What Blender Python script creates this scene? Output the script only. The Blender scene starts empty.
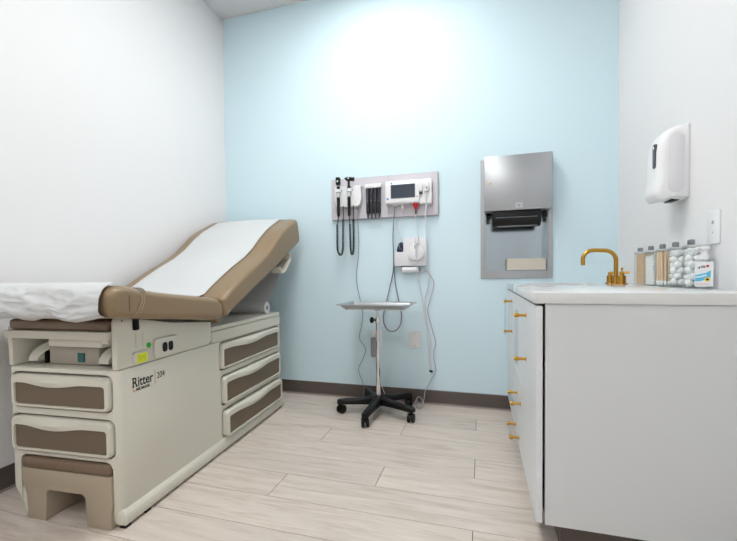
import bpy, bmesh, math, random
from mathutils import Vector, Matrix, noise

random.seed(7)
PI = math.pi
scene = bpy.context.scene
C = scene.collection

# ------------------------------------------------------------------ camera
cam_data = bpy.data.cameras.new('camera')
cam = bpy.data.objects.new('camera', cam_data)
C.objects.link(cam)
scene.camera = cam
FPX, YAW, PITCH, ROLL = 386.18, 0.2837, 0.0278, -0.0104
cam_data.sensor_width = 36.0
cam_data.lens = FPX / 737.0 * 36.0
cam_data.shift_y = 14.78 / 737.0
cam_data.clip_start = 0.02
fw = Vector((-math.sin(YAW) * math.cos(PITCH), math.cos(YAW) * math.cos(PITCH), -math.sin(PITCH)))
rt = Vector((math.cos(YAW), math.sin(YAW), 0))
up = rt.cross(fw)
r2 = rt * math.cos(ROLL) + up * math.sin(ROLL)
u2 = up * math.cos(ROLL) - rt * math.sin(ROLL)
cam.matrix_world = Matrix(((r2.x, u2.x, -fw.x, 0.0), (r2.y, u2.y, -fw.y, 0.0), (r2.z, u2.z, -fw.z, 0.93), (0, 0, 0, 1)))

# ------------------------------------------------------------------ world, view
world = bpy.data.worlds.new('world')
scene.world = world
world.use_nodes = True
world.node_tree.nodes['Background'].inputs[0].default_value = (0.9, 0.95, 1.0, 1)
world.node_tree.nodes['Background'].inputs[1].default_value = 0.3
scene.view_settings.view_transform = 'Standard'
scene.view_settings.look = 'None'
scene.view_settings.gamma = 1.0
scene.view_settings.use_curve_mapping = False
scene.view_settings.exposure = 0.70
PANEL_EMIT = 10.0

# room dimensions
XL, XR, YB, YF, ZC = -2.015, 0.815, 2.749, -1.90, 3.0155

# ------------------------------------------------------------------ materials
def srgb(r, g, b):
    def f(c):
        c /= 255.0
        return c / 12.92 if c <= 0.04045 else ((c + 0.055) / 1.055) ** 2.4
    return (f(r), f(g), f(b), 1.0)

MATS = {}
def mat(name, rgb, rough=0.5, metal=0.0, spec=0.5, bump=0.0, bscale=200.0, var=0.0, vscale=6.0, emit=None, estr=0.0, coat=0.0):
    m = bpy.data.materials.new(name); m.use_nodes = True
    nt = m.node_tree; b = nt.nodes['Principled BSDF']
    col = srgb(*rgb)
    b.inputs['Base Color'].default_value = col
    b.inputs['Roughness'].default_value = rough
    b.inputs['Metallic'].default_value = metal
    b.inputs['Specular IOR Level'].default_value = spec
    if coat: b.inputs['Coat Weight'].default_value = coat
    if emit:
        b.inputs['Emission Color'].default_value = srgb(*emit)
        b.inputs['Emission Strength'].default_value = estr
    tc = nt.nodes.new('ShaderNodeTexCoord')
    nz = nt.nodes.new('ShaderNodeTexNoise'); nz.inputs['Scale'].default_value = vscale
    nz.inputs['Detail'].default_value = 3.0
    nt.links.new(tc.outputs['Object'], nz.inputs['Vector'])
    if var > 0:
        mx = nt.nodes.new('ShaderNodeMix'); mx.data_type = 'RGBA'
        mx.inputs['A'].default_value = tuple(c * (1 - var) for c in col[:3]) + (1,)
        mx.inputs['B'].default_value = tuple(min(1, c * (1 + var)) for c in col[:3]) + (1,)
        nt.links.new(nz.outputs['Fac'], mx.inputs['Factor'])
        nt.links.new(mx.outputs['Result'], b.inputs['Base Color'])
    if bump > 0:
        n2 = nt.nodes.new('ShaderNodeTexNoise'); n2.inputs['Scale'].default_value = bscale
        nt.links.new(tc.outputs['Object'], n2.inputs['Vector'])
        bp = nt.nodes.new('ShaderNodeBump'); bp.inputs['Strength'].default_value = bump
        bp.inputs['Distance'].default_value = 0.002
        nt.links.new(n2.outputs['Fac'], bp.inputs['Height'])
        nt.links.new(bp.outputs['Normal'], b.inputs['Normal'])
    MATS[name] = m
    return m

mat('wall_white', (233, 232, 233), 0.6, bump=0.15, bscale=120)
mat('wall_blue', (215, 237, 246), 0.7, spec=0.3, bump=0.10, bscale=120)
mat('ceiling_tile', (225, 226, 226), 0.9, bump=0.5, bscale=400, var=0.02, vscale=300)
mat('grid_white', (228, 229, 229), 0.5)
mat('vinyl_base', (92, 82, 77), 0.5, var=0.05)
mat('base_shoe', (150, 138, 132), 0.5)
mat('subfloor', (70, 60, 52), 0.9)
mat('cream', (212, 209, 196), 0.38, bump=0.06, bscale=500)
mat('step_beige', (172, 158, 138), 0.5, bump=0.08)
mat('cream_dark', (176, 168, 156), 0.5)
mat('tan_vinyl', (141, 119, 91), 0.36, bump=0.12, bscale=350, var=0.03)
mat('brown_panel', (109, 94, 77), 0.5, bump=0.05)
mat('brown_pad', (118, 98, 80), 0.42, bump=0.1)
mat('black_plastic', (11, 11, 12), 0.45, spec=0.3)
mat('dark_gap', (20, 19, 18), 0.9)
mat('paper', (206, 208, 209), 0.85, bump=0.25, bscale=60)
mat('thread', (205, 190, 168), 0.8)
mat('strap', (112, 102, 86), 0.5)
mat('green_sticker', (20, 175, 40), 0.5)
mat('yellow_sticker', (232, 240, 30), 0.5)
mat('print_black', (28, 26, 26), 0.6)
mat('print_red', (205, 95, 80), 0.6)
mat('teal_switch', (20, 90, 92), 0.3)
mat('cardboard', (110, 78, 52), 0.8)
mat('laminate', (216, 219, 221), 0.42)
mat('laminate_door', (226, 229, 232), 0.40)
mat('quartz', (222, 223, 223), 0.10, spec=0.55, var=0.012, vscale=30)
mat('brass', (200, 152, 66), 0.28, metal=1.0)
mat('steel', (196, 197, 199), 0.30, metal=1.0)
mat('steel_satin', (178, 180, 183), 0.36, metal=1.0)
mat('steel_mirror', (176, 188, 194), 0.16, metal=1.0)
mat('steel_dark', (140, 146, 152), 0.32, metal=1.0)
mat('chrome', (225, 226, 228), 0.08, metal=1.0)
mat('porcelain', (238, 238, 238), 0.12)
mat('white_plastic', (236, 236, 238), 0.32)
mat('white_plastic_soft', (228, 227, 232), 0.4)
mat('grey_plastic', (150, 150, 155), 0.45)
mat('board_grey', (206, 202, 209), 0.45, var=0.02)
mat('board_edge', (176, 172, 178), 0.45)
mat('screen', (58, 68, 80), 0.12)
mat('blue_print', (90, 150, 205), 0.5)
mat('blue_ring', (105, 170, 215), 0.4)
mat('red_plastic', (205, 42, 48), 0.35)
mat('specula_black', (42, 42, 50), 0.28)
mat('navy_cloth', (38, 48, 72), 0.8)
mat('cord_grey', (128, 126, 132), 0.5)
mat('cord_white', (222, 220, 224), 0.45)
mat('cord_pinkgrey', (188, 178, 182), 0.5)
mat('cord_dark', (70, 72, 78), 0.5)
mat('towel_paper', (222, 214, 202), 0.9, bump=0.2)
mat('wood_stick', (240, 212, 178), 0.7, var=0.10, vscale=40)
mat('cotton', (242, 242, 242), 0.95, bump=0.6, bscale=180)
mat('gauze', (238, 238, 238), 0.9, bump=0.4, bscale=400)
mat('label_white', (238, 240, 242), 0.4)
mat('label_blue', (96, 196, 232), 0.4)
mat('label_yellow', (240, 208, 40), 0.4)
mat('dispenser_window', (70, 76, 82), 0.12)
mat('lamp_frame', (235, 235, 235), 0.5)
mat('lamp_diffuser', (255, 255, 255), 0.5, emit=(252, 253, 251), estr=PANEL_EMIT)

def clear_mat(name, tint, rough=0.02, gloss=1.0, ior=1.45, density=1.0):
    m = bpy.data.materials.new(name); m.use_nodes = True
    nt = m.node_tree; nt.nodes.clear()
    out = nt.nodes.new('ShaderNodeOutputMaterial')
    tr = nt.nodes.new('ShaderNodeBsdfTransparent'); tr.inputs[0].default_value = srgb(*tint)
    gl = nt.nodes.new('ShaderNodeBsdfGlossy'); gl.inputs['Roughness'].default_value = rough
    lw = nt.nodes.new('ShaderNodeLayerWeight'); lw.inputs['Blend'].default_value = 0.5
    pw = nt.nodes.new('ShaderNodeMath'); pw.operation = 'POWER'; pw.inputs[1].default_value = 4.0
    fr = nt.nodes.new('ShaderNodeMath'); fr.operation = 'MULTIPLY_ADD'; fr.inputs[1].default_value = 0.5; fr.inputs[2].default_value = ((ior - 1) / (ior + 1)) ** 2
    nt.links.new(lw.outputs['Facing'], pw.inputs[0]); nt.links.new(pw.outputs[0], fr.inputs[0])
    mx = nt.nodes.new('ShaderNodeMixShader')
    nt.links.new(fr.outputs[0], mx.inputs[0]); nt.links.new(tr.outputs[0], mx.inputs[1]); nt.links.new(gl.outputs[0], mx.inputs[2])
    nt.links.new(mx.outputs[0], out.inputs[0])
    MATS[name] = m
clear_mat('clear_glass', (251, 253, 253))
clear_mat('acrylic', (244, 248, 250), ior=1.5)
clear_mat('clear_gel', (252, 253, 254), ior=1.3)

def wood_floor():
    m = bpy.data.materials.new('oak_plank'); m.use_nodes = True
    nt = m.node_tree; b = nt.nodes['Principled BSDF']; L = nt.links.new
    tc = nt.nodes.new('ShaderNodeTexCoord'); oi = nt.nodes.new('ShaderNodeObjectInfo')
    add = nt.nodes.new('ShaderNodeVectorMath'); add.operation = 'ADD'
    sc = nt.nodes.new('ShaderNodeVectorMath'); sc.operation = 'SCALE'; sc.inputs['Scale'].default_value = 37.0
    cmb = nt.nodes.new('ShaderNodeCombineXYZ')
    L(oi.outputs['Random'], cmb.inputs[0]); L(oi.outputs['Random'], cmb.inputs[1])
    L(cmb.outputs[0], sc.inputs[0]); L(tc.outputs['Object'], add.inputs[0]); L(sc.outputs[0], add.inputs[1])
    mp = nt.nodes.new('ShaderNodeMapping'); mp.inputs['Scale'].default_value = (1.3, 13.0, 1.0)
    L(add.outputs[0], mp.inputs[0])
    n1 = nt.nodes.new('ShaderNodeTexNoise'); n1.inputs['Scale'].default_value = 2.2; n1.inputs['Detail'].default_value = 9; n1.inputs['Roughness'].default_value = 0.62; n1.inputs['Distortion'].default_value = 0.9
    L(mp.outputs[0], n1.inputs['Vector'])
    mp2 = nt.nodes.new('ShaderNodeMapping'); mp2.inputs['Scale'].default_value = (3.0, 90.0, 1.0)
    L(add.outputs[0], mp2.inputs[0])
    n2 = nt.nodes.new('ShaderNodeTexNoise'); n2.inputs['Scale'].default_value = 3.0; n2.inputs['Detail'].default_value = 5
    L(mp2.outputs[0], n2.inputs['Vector'])
    cr = nt.nodes.new('ShaderNodeValToRGB')
    e = cr.color_ramp.elements
    e[0].position = 0.32; e[0].color = srgb(198, 184, 172)
    e[1].position = 0.66; e[1].color = srgb(224, 213, 204)
    mid = cr.color_ramp.elements.new(0.47); mid.color = srgb(214, 202, 192)
    L(n1.outputs['Fac'], cr.inputs[0])
    mx = nt.nodes.new('ShaderNodeMix'); mx.data_type = 'RGBA'; mx.blend_type = 'MULTIPLY'
    mx.inputs['Factor'].default_value = 1.0
    cr2 = nt.nodes.new('ShaderNodeValToRGB'); e2 = cr2.color_ramp.elements
    e2[0].position = 0.3; e2[0].color = (0.91, 0.90, 0.89, 1); e2[1].position = 0.62; e2[1].color = (1, 1, 1, 1)
    L(n2.outputs['Fac'], cr2.inputs[0]); L(cr.outputs[0], mx.inputs['A']); L(cr2.outputs[0], mx.inputs['B'])
    hv = nt.nodes.new('ShaderNodeHueSaturation')
    mr = nt.nodes.new('ShaderNodeMapRange'); mr.inputs['To Min'].default_value = 0.93; mr.inputs['To Max'].default_value = 1.05
    L(oi.outputs['Random'], mr.inputs['Value']); L(mr.outputs[0], hv.inputs['Value']); L(mx.outputs['Result'], hv.inputs['Color'])
    L(hv.outputs[0], b.inputs['Base Color'])
    b.inputs['Roughness'].default_value = 0.42
    bp = nt.nodes.new('ShaderNodeBump'); bp.inputs['Strength'].default_value = 0.08; bp.inputs['Distance'].default_value = 0.002
    L(n2.outputs['Fac'], bp.inputs['Height']); L(bp.outputs[0], b.inputs['Normal'])
    MATS['oak_plank'] = m
wood_floor()

# ------------------------------------------------------------------ mesh helpers
class MB:
    """collects shapes into one bmesh, build() links them as one mesh object"""
    def __init__(self):
        self.bm = bmesh.new()
    def merge(self, b2, M=None):
        if M is not None: bmesh.ops.transform(b2, matrix=M, verts=b2.verts)
        me = bpy.data.meshes.new('tmp'); b2.to_mesh(me); b2.free()
        self.bm.from_mesh(me); bpy.data.meshes.remove(me)
        return self
    def box(self, x0, x1, y0, y1, z0, z1, bev=0.0, seg=2, M=None):
        b = bmesh.new(); bmesh.ops.create_cube(b, size=1.0)
        for v in b.verts:
            v.co = Vector(((x0 + x1) / 2 + v.co.x * (x1 - x0), (y0 + y1) / 2 + v.co.y * (y1 - y0), (z0 + z1) / 2 + v.co.z * (z1 - z0)))
        if bev > 0:
            bmesh.ops.bevel(b, geom=list(b.edges), offset=bev, segments=seg, profile=0.5, affect='EDGES', clamp_overlap=True)
        return self.merge(b, M)
    def prism(self, poly, ax, a0, a1, bev=0.0, seg=2, M=None, edges='all'):
        """poly: 2D points in the plane normal to ax ('x': (y,z), 'y': (x,z), 'z': (x,y))"""
        b = bmesh.new()
        def P(p, a):
            return {'x': (a, p[0], p[1]), 'y': (p[0], a, p[1]), 'z': (p[0], p[1], a)}[ax]
        v0 = [b.verts.new(P(p, a0)) for p in poly]; v1 = [b.verts.new(P(p, a1)) for p in poly]
        n = len(poly)
        f0 = b.faces.new(v0); f1 = b.faces.new(v1)
        for i in range(n): b.faces.new((v0[i], v0[(i + 1) % n], v1[(i + 1) % n], v1[i]))
        bmesh.ops.recalc_face_normals(b, faces=b.faces)
        if bev > 0:
            ee = list(b.edges) if edges == 'all' else list(set(f0.edges) | set(f1.edges))
            bmesh.ops.bevel(b, geom=ee, offset=bev, segments=seg, profile=0.5, affect='EDGES', clamp_overlap=True)
        return self.merge(b, M)
    def cyl(self, p0, p1, r0, r1=None, n=20, bev=0.0):
        r1 = r0 if r1 is None else r1
        p0 = Vector(p0); p1 = Vector(p1); d = p1 - p0
        b = bmesh.new()
        bmesh.ops.create_cone(b, cap_ends=True, segments=n, radius1=r0, radius2=r1, depth=d.length)
        if bev > 0:
            ee = [e for e in b.edges if len(e.link_faces) == 2 and any(len(f.verts) > 4 for f in e.link_faces)]
            bmesh.ops.bevel(b, geom=ee, offset=bev, segments=2, profile=0.5, affect='EDGES')
        M = Matrix.Translation((p0 + p1) / 2) @ d.to_track_quat('Z', 'Y').to_matrix().to_4x4()
        return self.merge(b, M)
    def sphere(self, c, r, s=(1, 1, 1), n=16):
        b = bmesh.new(); bmesh.ops.create_uvsphere(b, u_segments=n, v_segments=max(6, n // 2), radius=r)
        return self.merge(b, Matrix.Translation(c) @ Matrix.Diagonal((s[0], s[1], s[2], 1)))
    def tube(self, pts, r, n=8, cap=True):
        pts = [Vector(p) for p in pts]
        rr = r if isinstance(r, (list, tuple)) else [r] * len(pts)
        b = bmesh.new(); rings = []
        t = (pts[1] - pts[0]).normalized()
        ref = Vector((0, 0, 1)) if abs(t.z) < 0.9 else Vector((1, 0, 0))
        nrm = t.cross(ref).normalized()
        for i, p in enumerate(pts):
            a = pts[max(0, i - 1)]; c = pts[min(len(pts) - 1, i + 1)]
            t = (c - a).normalized()
            nrm = (nrm - t * nrm.dot(t))
            if nrm.length < 1e-6: nrm = t.orthogonal()
            nrm.normalize(); bi = t.cross(nrm)
            rings.append([b.verts.new(p + (nrm * math.cos(2 * PI * k / n) + bi * math.sin(2 * PI * k / n)) * rr[i]) for k in range(n)])
        for i in range(len(rings) - 1):
            for k in range(n):
                b.faces.new((rings[i][k], rings[i][(k + 1) % n], rings[i + 1][(k + 1) % n], rings[i + 1][k]))
        if cap: b.faces.new(rings[0][::-1]); b.faces.new(rings[-1])
        bmesh.ops.recalc_face_normals(b, faces=b.faces)
        return self.merge(b)
    def lathe(self, prof, c=(0, 0, 0), n=24, M=None):
        """prof: (r,z) list from bottom to top"""
        b = bmesh.new(); rings = []
        for r, z in prof:
            if r < 1e-6: rings.append([b.verts.new((c[0], c[1], c[2] + z))])
            else: rings.append([b.verts.new((c[0] + r * math.cos(2 * PI * k / n), c[1] + r * math.sin(2 * PI * k / n), c[2] + z)) for k in range(n)])
        for A, B in zip(rings, rings[1:]):
            for k in range(n):
                q = (k + 1) % n
                if len(A) == 1 and len(B) == 1: continue
                if len(A) == 1: b.faces.new((A[0], B[q], B[k]))
                elif len(B) == 1: b.faces.new((A[k], A[q], B[0]))
                else: b.faces.new((A[k], A[q], B[q], B[k]))
        bmesh.ops.recalc_face_normals(b, faces=b.faces)
        return self.merge(b, M)
    def grid(self, rows, closed_u=False, thick=0.0):
        """rows: list of lists of points"""
        b = bmesh.new(); V = [[b.verts.new(p) for p in r] for r in rows]
        for i in range(len(V) - 1):
            m = len(V[i])
            for k in range(m if closed_u else m - 1):
                q = (k + 1) % m
                b.faces.new((V[i][k], V[i][q], V[i + 1][q], V[i + 1][k]))
        if closed_u:
            b.faces.new(V[0][::-1]); b.faces.new(V[-1])
        bmesh.ops.recalc_face_normals(b, faces=b.faces)
        if thick:
            bmesh.ops.solidify(b, geom=list(b.faces), thickness=thick)
        return self.merge(b)
    def build(self, name, m, parent=None, smooth=35, M=None):
        if M is not None: bmesh.ops.transform(self.bm, matrix=M, verts=self.bm.verts)
        me = bpy.data.meshes.new(name); self.bm.to_mesh(me); self.bm.free()
        me.materials.append(MATS[m])
        if smooth:
            for p in me.polygons: p.use_smooth = len(p.vertices) <= 4
            me.set_sharp_from_angle(angle=math.radians(smooth))
        o = bpy.data.objects.new(name, me); C.objects.link(o)
        o.parent = parent
        return o

def tag(o, label, cat, group=None):
    o['label'] = label; o['category'] = cat
    if group: o['group'] = group
    return o
def thing(name, label, cat, loc=(0, 0, 0), rotz=0.0, group=None):
    o = bpy.data.objects.new(name, None); C.objects.link(o)
    o.empty_display_size = 0.05
    o.location = loc; o.rotation_euler = (0, 0, rotz)
    return tag(o, label, cat, group)
def struct(o):
    o['kind'] = 'structure'; return o
def boolean(o, cutters):
    """cut meshes out of o and bake the result"""
    for c in cutters:
        md = o.modifiers.new('cut', 'BOOLEAN'); md.operation = 'DIFFERENCE'; md.solver = 'EXACT'; md.object = c
    dg = bpy.context.evaluated_depsgraph_get()
    ev = o.evaluated_get(dg)
    me = bpy.data.meshes.new_from_object(ev)
    o.modifiers.clear(); old = o.data; o.data = me; bpy.data.meshes.remove(old)
    for c in cutters: bpy.data.objects.remove(c)
    for p in o.data.polygons: p.use_smooth = True
    o.data.set_sharp_from_angle(angle=math.radians(30))
def rrect(x0, x1, z0, z1, r, n=5):
    pts = []
    for cx, cz, a0 in ((x1 - r, z0 + r, -PI / 2), (x1 - r, z1 - r, 0), (x0 + r, z1 - r, PI / 2), (x0 + r, z0 + r, PI)):
        for k in range(n + 1):
            a = a0 + PI / 2 * k / n; pts.append((cx + r * math.cos(a), cz + r * math.sin(a)))
    return pts
def spline(pts, per=8):
    """Catmull-Rom through 3D points"""
    P = [Vector(p) for p in pts]; P = [P[0] * 2 - P[1]] + P + [P[-1] * 2 - P[-2]]
    out = []
    for i in range(1, len(P) - 2):
        a, b, c, d = P[i - 1], P[i], P[i + 1], P[i + 2]
        for k in range(per):
            t = k / per
            out.append(0.5 * ((2 * b) + (c - a) * t + (2 * a - 5 * b + 4 * c - d) * t * t + (-a + 3 * b - 3 * c + d) * t ** 3))
    out.append(P[-2]); return out
def helix(path, R, turns):
    """coil of radius R winding along a dense path"""
    P = [Vector(p) for p in path]; L = [0.0]
    for a, b in zip(P, P[1:]): L.append(L[-1] + (b - a).length)
    N = turns * 7; out = []; nrm = None; j = 0
    for i in range(N + 1):
        s = L[-1] * i / N
        while j < len(L) - 2 and L[j + 1] < s: j += 1
        f = (s - L[j]) / max(1e-9, L[j + 1] - L[j]); p = P[j].lerp(P[j + 1], f)
        t = (P[j + 1] - P[j]).normalized()
        if nrm is None: nrm = t.orthogonal().normalized()
        nrm = (nrm - t * nrm.dot(t)).normalized(); bi = t.cross(nrm)
        a = 2 * PI * i / 7.0
        out.append(p + (nrm * math.cos(a) + bi * math.sin(a)) * R)
    return out
def text_mesh(name, body, size, m, parent, M, xs=1.0, offset=0.0, ext=0.0006):
    cu = bpy.data.curves.new('txt', 'FONT'); cu.body = body; cu.size = size; cu.extrude = ext; cu.offset = offset
    to = bpy.data.objects.new('txt', cu); C.objects.link(to)
    dg = bpy.context.evaluated_depsgraph_get()
    me = bpy.data.meshes.new_from_object(to.evaluated_get(dg))
    bpy.data.objects.remove(to)
    me.transform(M @ Matrix.Diagonal((xs, 1, 1, 1)))
    me.materials.clear(); me.materials.append(MATS[m])
    o = bpy.data.objects.new(name, me); C.objects.link(o); o.parent = parent
    return o

# ------------------------------------------------------------------ room shell
T = 0.12
floor = struct(MB().box(XL - T, XR + T, YF - T, YB + T, -0.10, -0.006).build('floor', 'subfloor', smooth=0))
ROW = 0.1855; LEN = 1.266; GAP = 0.0013
JOINT = [-0.872, -0.45, -0.031]
k0 = math.floor((YF - 1.42) / ROW); k1 = math.ceil((YB - 1.42) / ROW)
for k in range(k0, k1):
    y0 = max(1.42 + k * ROW, YF); y1 = min(1.42 + (k + 1) * ROW, YB)
    j = JOINT[k % 3]
    x = j - LEN * math.ceil((j - XL) / LEN)
    while x < XR:
        a = max(x, XL); b = min(x + LEN, XR)
        if b - a > 0.005 and y1 - y0 > 0.005:
            mb = MB().box(a + GAP, b - GAP, y0 + GAP, y1 - GAP, -0.006, 0.0, bev=0.0007, seg=1)
            c = Vector(((a + b) / 2, (y0 + y1) / 2, 0))
            o = mb.build('plank', 'oak_plank', floor, smooth=0, M=Matrix.Translation(-c)); o.location = c
        x += LEN

# walls: the back wall has a niche for the towel cabinet
NX0, NX1, NZ0, NZ1 = 0.026, 0.417, 0.945, 1.655
wb = MB()
for a in ((XL - T, NX0, 0, ZC + 0.1), (NX1, XR + T, 0, ZC + 0.1), (NX0, NX1, 0, NZ0), (NX0, NX1, NZ1, ZC + 0.1)):
    wb.box(a[0], a[1], YB, YB + T, a[2], a[3])
wb.box(NX0, NX1, YB + 0.105, YB + T, NZ0, NZ1)
struct(wb.build('wall_back', 'wall_blue', smooth=0))
struct(MB().box(XL - T, XL, YF - T, YB, 0, ZC + 0.1).build('wall_left', 'wall_white', smooth=0))
struct(MB().box(XR, XR + T, YF - T, YB, 0, ZC + 0.1).build('wall_right', 'wall_white', smooth=0))
struct(MB().box(XL, XR, YF - T, YF, 0, ZC + 0.1).build('wall_front', 'wall_white', smooth=0))
# vinyl cove base with a light shoe strip
def base(name, poly_axis, ranges, wallpos, sgn):
    b = MB(); prof = [(0, 0), (sgn * 0.012, 0), (sgn * 0.010, 0.008), (sgn * 0.006, 0.016), (sgn * 0.006, 0.098), (sgn * 0.003, 0.102), (0, 0.102)]
    s = MB(); prof2 = [(sgn * 0.0125, 0.0), (sgn * 0.018, 0.0), (sgn * 0.0135, 0.010), (sgn * 0.0115, 0.010)]
    for (a0, a1) in ranges:
        b.prism([(wallpos + p, q) for p, q in prof], poly_axis, a0, a1)
        s.prism([(wallpos + p, q) for p, q in prof2], poly_axis, a0, a1)
    o = struct(b.build(name, 'vinyl_base', smooth=0))
    s.build('base_shoe', 'base_shoe', o, smooth=0)
base('baseboard_back', 'x', [(XL + 0.02, 0.235)], YB, -1)
base('baseboard_left', 'y', [(YF, YB - 0.02)], XL, 1)
base('baseboard_right', 'y', [(YF, 1.40)], XR, -1)

# suspended ceiling: grid bars, tiles, two lay-in light panels
GX = [-1.552 + 0.61 * k for k in range(-1, 5)]
GY = [2.749 - 0.46 - 0.61 * k for k in range(0, 8)]
ceiling = struct(MB().box(XL - T, XR + T, YF - T, YB + T, ZC + 0.06, ZC + 0.12).build('ceiling', 'ceiling_tile', smooth=0))
xs = [XL] + [x for x in GX if XL < x < XR] + [XR]
ys = [YF] + sorted(y for y in GY if YF < y < YB) + [YB]
lights = []
for i in range(len(xs) - 1):
    for j in range(len(ys) - 1):
        x0, x1, y0, y1 = xs[i], xs[i + 1], ys[j], ys[j + 1]
        cx, cy = (x0 + x1) / 2, (y0 + y1) / 2
        if abs(cx - (-0.637)) < 0.1 and (1.05 < cy < 2.30 or -1.40 < cy < -0.15):
            lights.append((x0, x1, y0, y1)); continue
        o = MB().box(x0 - cx + 0.004, x1 - cx - 0.004, y0 - cy + 0.004, y1 - cy - 0.004, 0.001, 0.016).build('ceiling_tile', 'ceiling_tile', ceiling, smooth=0)
        o.location = (cx, cy, ZC)
for x in xs[1:-1]:
    MB().box(x - 0.007, x + 0.007, YF, YB, ZC - 0.002, ZC + 0.03).build('grid_bar', 'grid_white', ceiling, smooth=0)
for y in ys[1:-1]:
    MB().box(XL, XR, y - 0.007, y + 0.007, ZC - 0.0015, ZC + 0.03).build('grid_bar', 'grid_white', ceiling, smooth=0)
wa = MB()
wa.box(XL, XL + 0.012, YF, YB, ZC - 0.002, ZC); wa.box(XR - 0.012, XR, YF, YB, ZC - 0.002, ZC)
wa.box(XL, XR, YB - 0.012, YB, ZC - 0.002, ZC); wa.box(XL, XR, YF, YF + 0.012, ZC - 0.002, ZC)
wa.build('wall_angle', 'grid_white', ceiling, smooth=0)
for n, rows in enumerate(([l for l in lights if l[2] > 1], [l for l in lights if l[2] < 1])):
    x0, x1 = rows[0][0], rows[0][1]; y0 = min(r[2] for r in rows); y1 = max(r[3] for r in rows)
    cx, cy = (x0 + x1) / 2, (y0 + y1) / 2
    lab = ['long white lay-in ceiling light panel close to the blue wall', 'long white lay-in ceiling light panel in the front half of the room'][n]
    t = thing('ceiling_light', lab, 'light', (cx, cy, ZC), 0, 'lay-in ceiling lights')
    w, h = (x1 - x0) / 2 - 0.009, (y1 - y0) / 2 - 0.009
    f = MB()
    f.box(-w, w, -h, -h + 0.015, 0.0, 0.03); f.box(-w, w, h - 0.015, h, 0.0, 0.03)
    f.box(-w, -w + 0.015, -h + 0.015, h - 0.015, 0.0, 0.03); f.box(w - 0.015, w, -h + 0.015, h - 0.015, 0.0, 0.03)
    f.build('frame', 'lamp_frame', t, smooth=0)
    MB().box(-w + 0.015, w - 0.015, -h + 0.015, h - 0.015, 0.006, 0.012).build('diffuser', 'lamp_diffuser', t, smooth=0)

# ------------------------------------------------------------------ exam table
TH = math.radians(4.0)
tbl = thing('exam_table', 'cream medical exam table with tan vinyl cushions and brown-fronted drawers by the white wall', 'exam table', (-1.29, 1.075, 0), TH)
UR, UL = 0.022, -0.485
VE = 1.372

def rounded_plan(u0, u1, v0, v1, r, n=6):
    return rrect(u0, u1, v0, v1, r, n)

# lower body
body = MB().prism(rounded_plan(UL, UR, 0.0, VE, 0.030), 'z', 0.062, 0.588, bev=0.006, seg=2, edges='caps').build('cabinet_body', 'cream', tbl)
cut = []
def cutter(mb):
    o = mb.build('cutter', 'dark_gap'); o.parent = tbl; cut.append(o)
FD = [(-0.455, -0.006, 0.438, 0.562), (-0.460, -0.002, 0.268, 0.399)]       # front drawers: u0,u1,w0,w1
SD = [(0.640, 1.320, 0.437, 0.573, 0.012), (0.650, 1.320, 0.250, 0.394, 0.020), (0.655, 1.320, 0.064 + 0.012, 0.214, 0.030)]
for a in FD: cutter(MB().prism(rrect(a[0] - 0.007, a[1] + 0.009, a[2] - 0.006, a[3] + 0.010, 0.028), 'y', -0.1, 0.10))
for a in SD: cutter(MB().prism(rrect(a[0] - 0.012, a[1] + 0.008, a[2] - 0.007, a[3] + 0.011, 0.022), 'x', -0.08, 0.2))
cutter(MB().prism([(-0.432, -0.01), (-0.004, -0.01), (-0.004, 0.225), (-0.014, 0.243), (-0.030, 0.250), (-0.406, 0.250), (-0.424, 0.243), (-0.432, 0.225)], 'y', -0.1, 0.34))
cutter(MB().prism([(UL - 0.1, -0.01), (UL + 0.062, -0.01), (UL + 0.058, 0.045), (UL + 0.042, 0.085), (UL + 0.014, 0.125), (UL - 0.001, 0.165), (UL - 0.1, 0.165)], 'y', -0.1, 1.5))
bpy.context.view_layer.update()
boolean(body, cut)

# plinth: flared skirt down to the floor with black levellers, open for the step
pl = MB()
side_prof = [(0.0, 0.012), (0.010, 0.012), (0.014, 0.030), (0.013, 0.050), (0.0, 0.070)]
pl.prism([(UR - 0.02 + p * 1.0, q) if False else (UR - 0.030, 0.012) if i == 0 else (UR + p - 0.0, q) for i, (p, q) in enumerate(side_prof)] + [(UR - 0.030, 0.070)], 'y', 0.012, VE - 0.004, bev=0.002, seg=1)
pl.prism([(UL + 0.036, 0.108), (UL + 0.048, 0.070), (UL + 0.050, 0.012), (UL + 0.072, 0.012), (UL + 0.076, 0.108)], 'y', 0.345, VE - 0.004, bev=0.002, seg=1)
pl.box(UL + 0.06, UR, VE - 0.03, VE, 0.012, 0.064)
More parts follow.
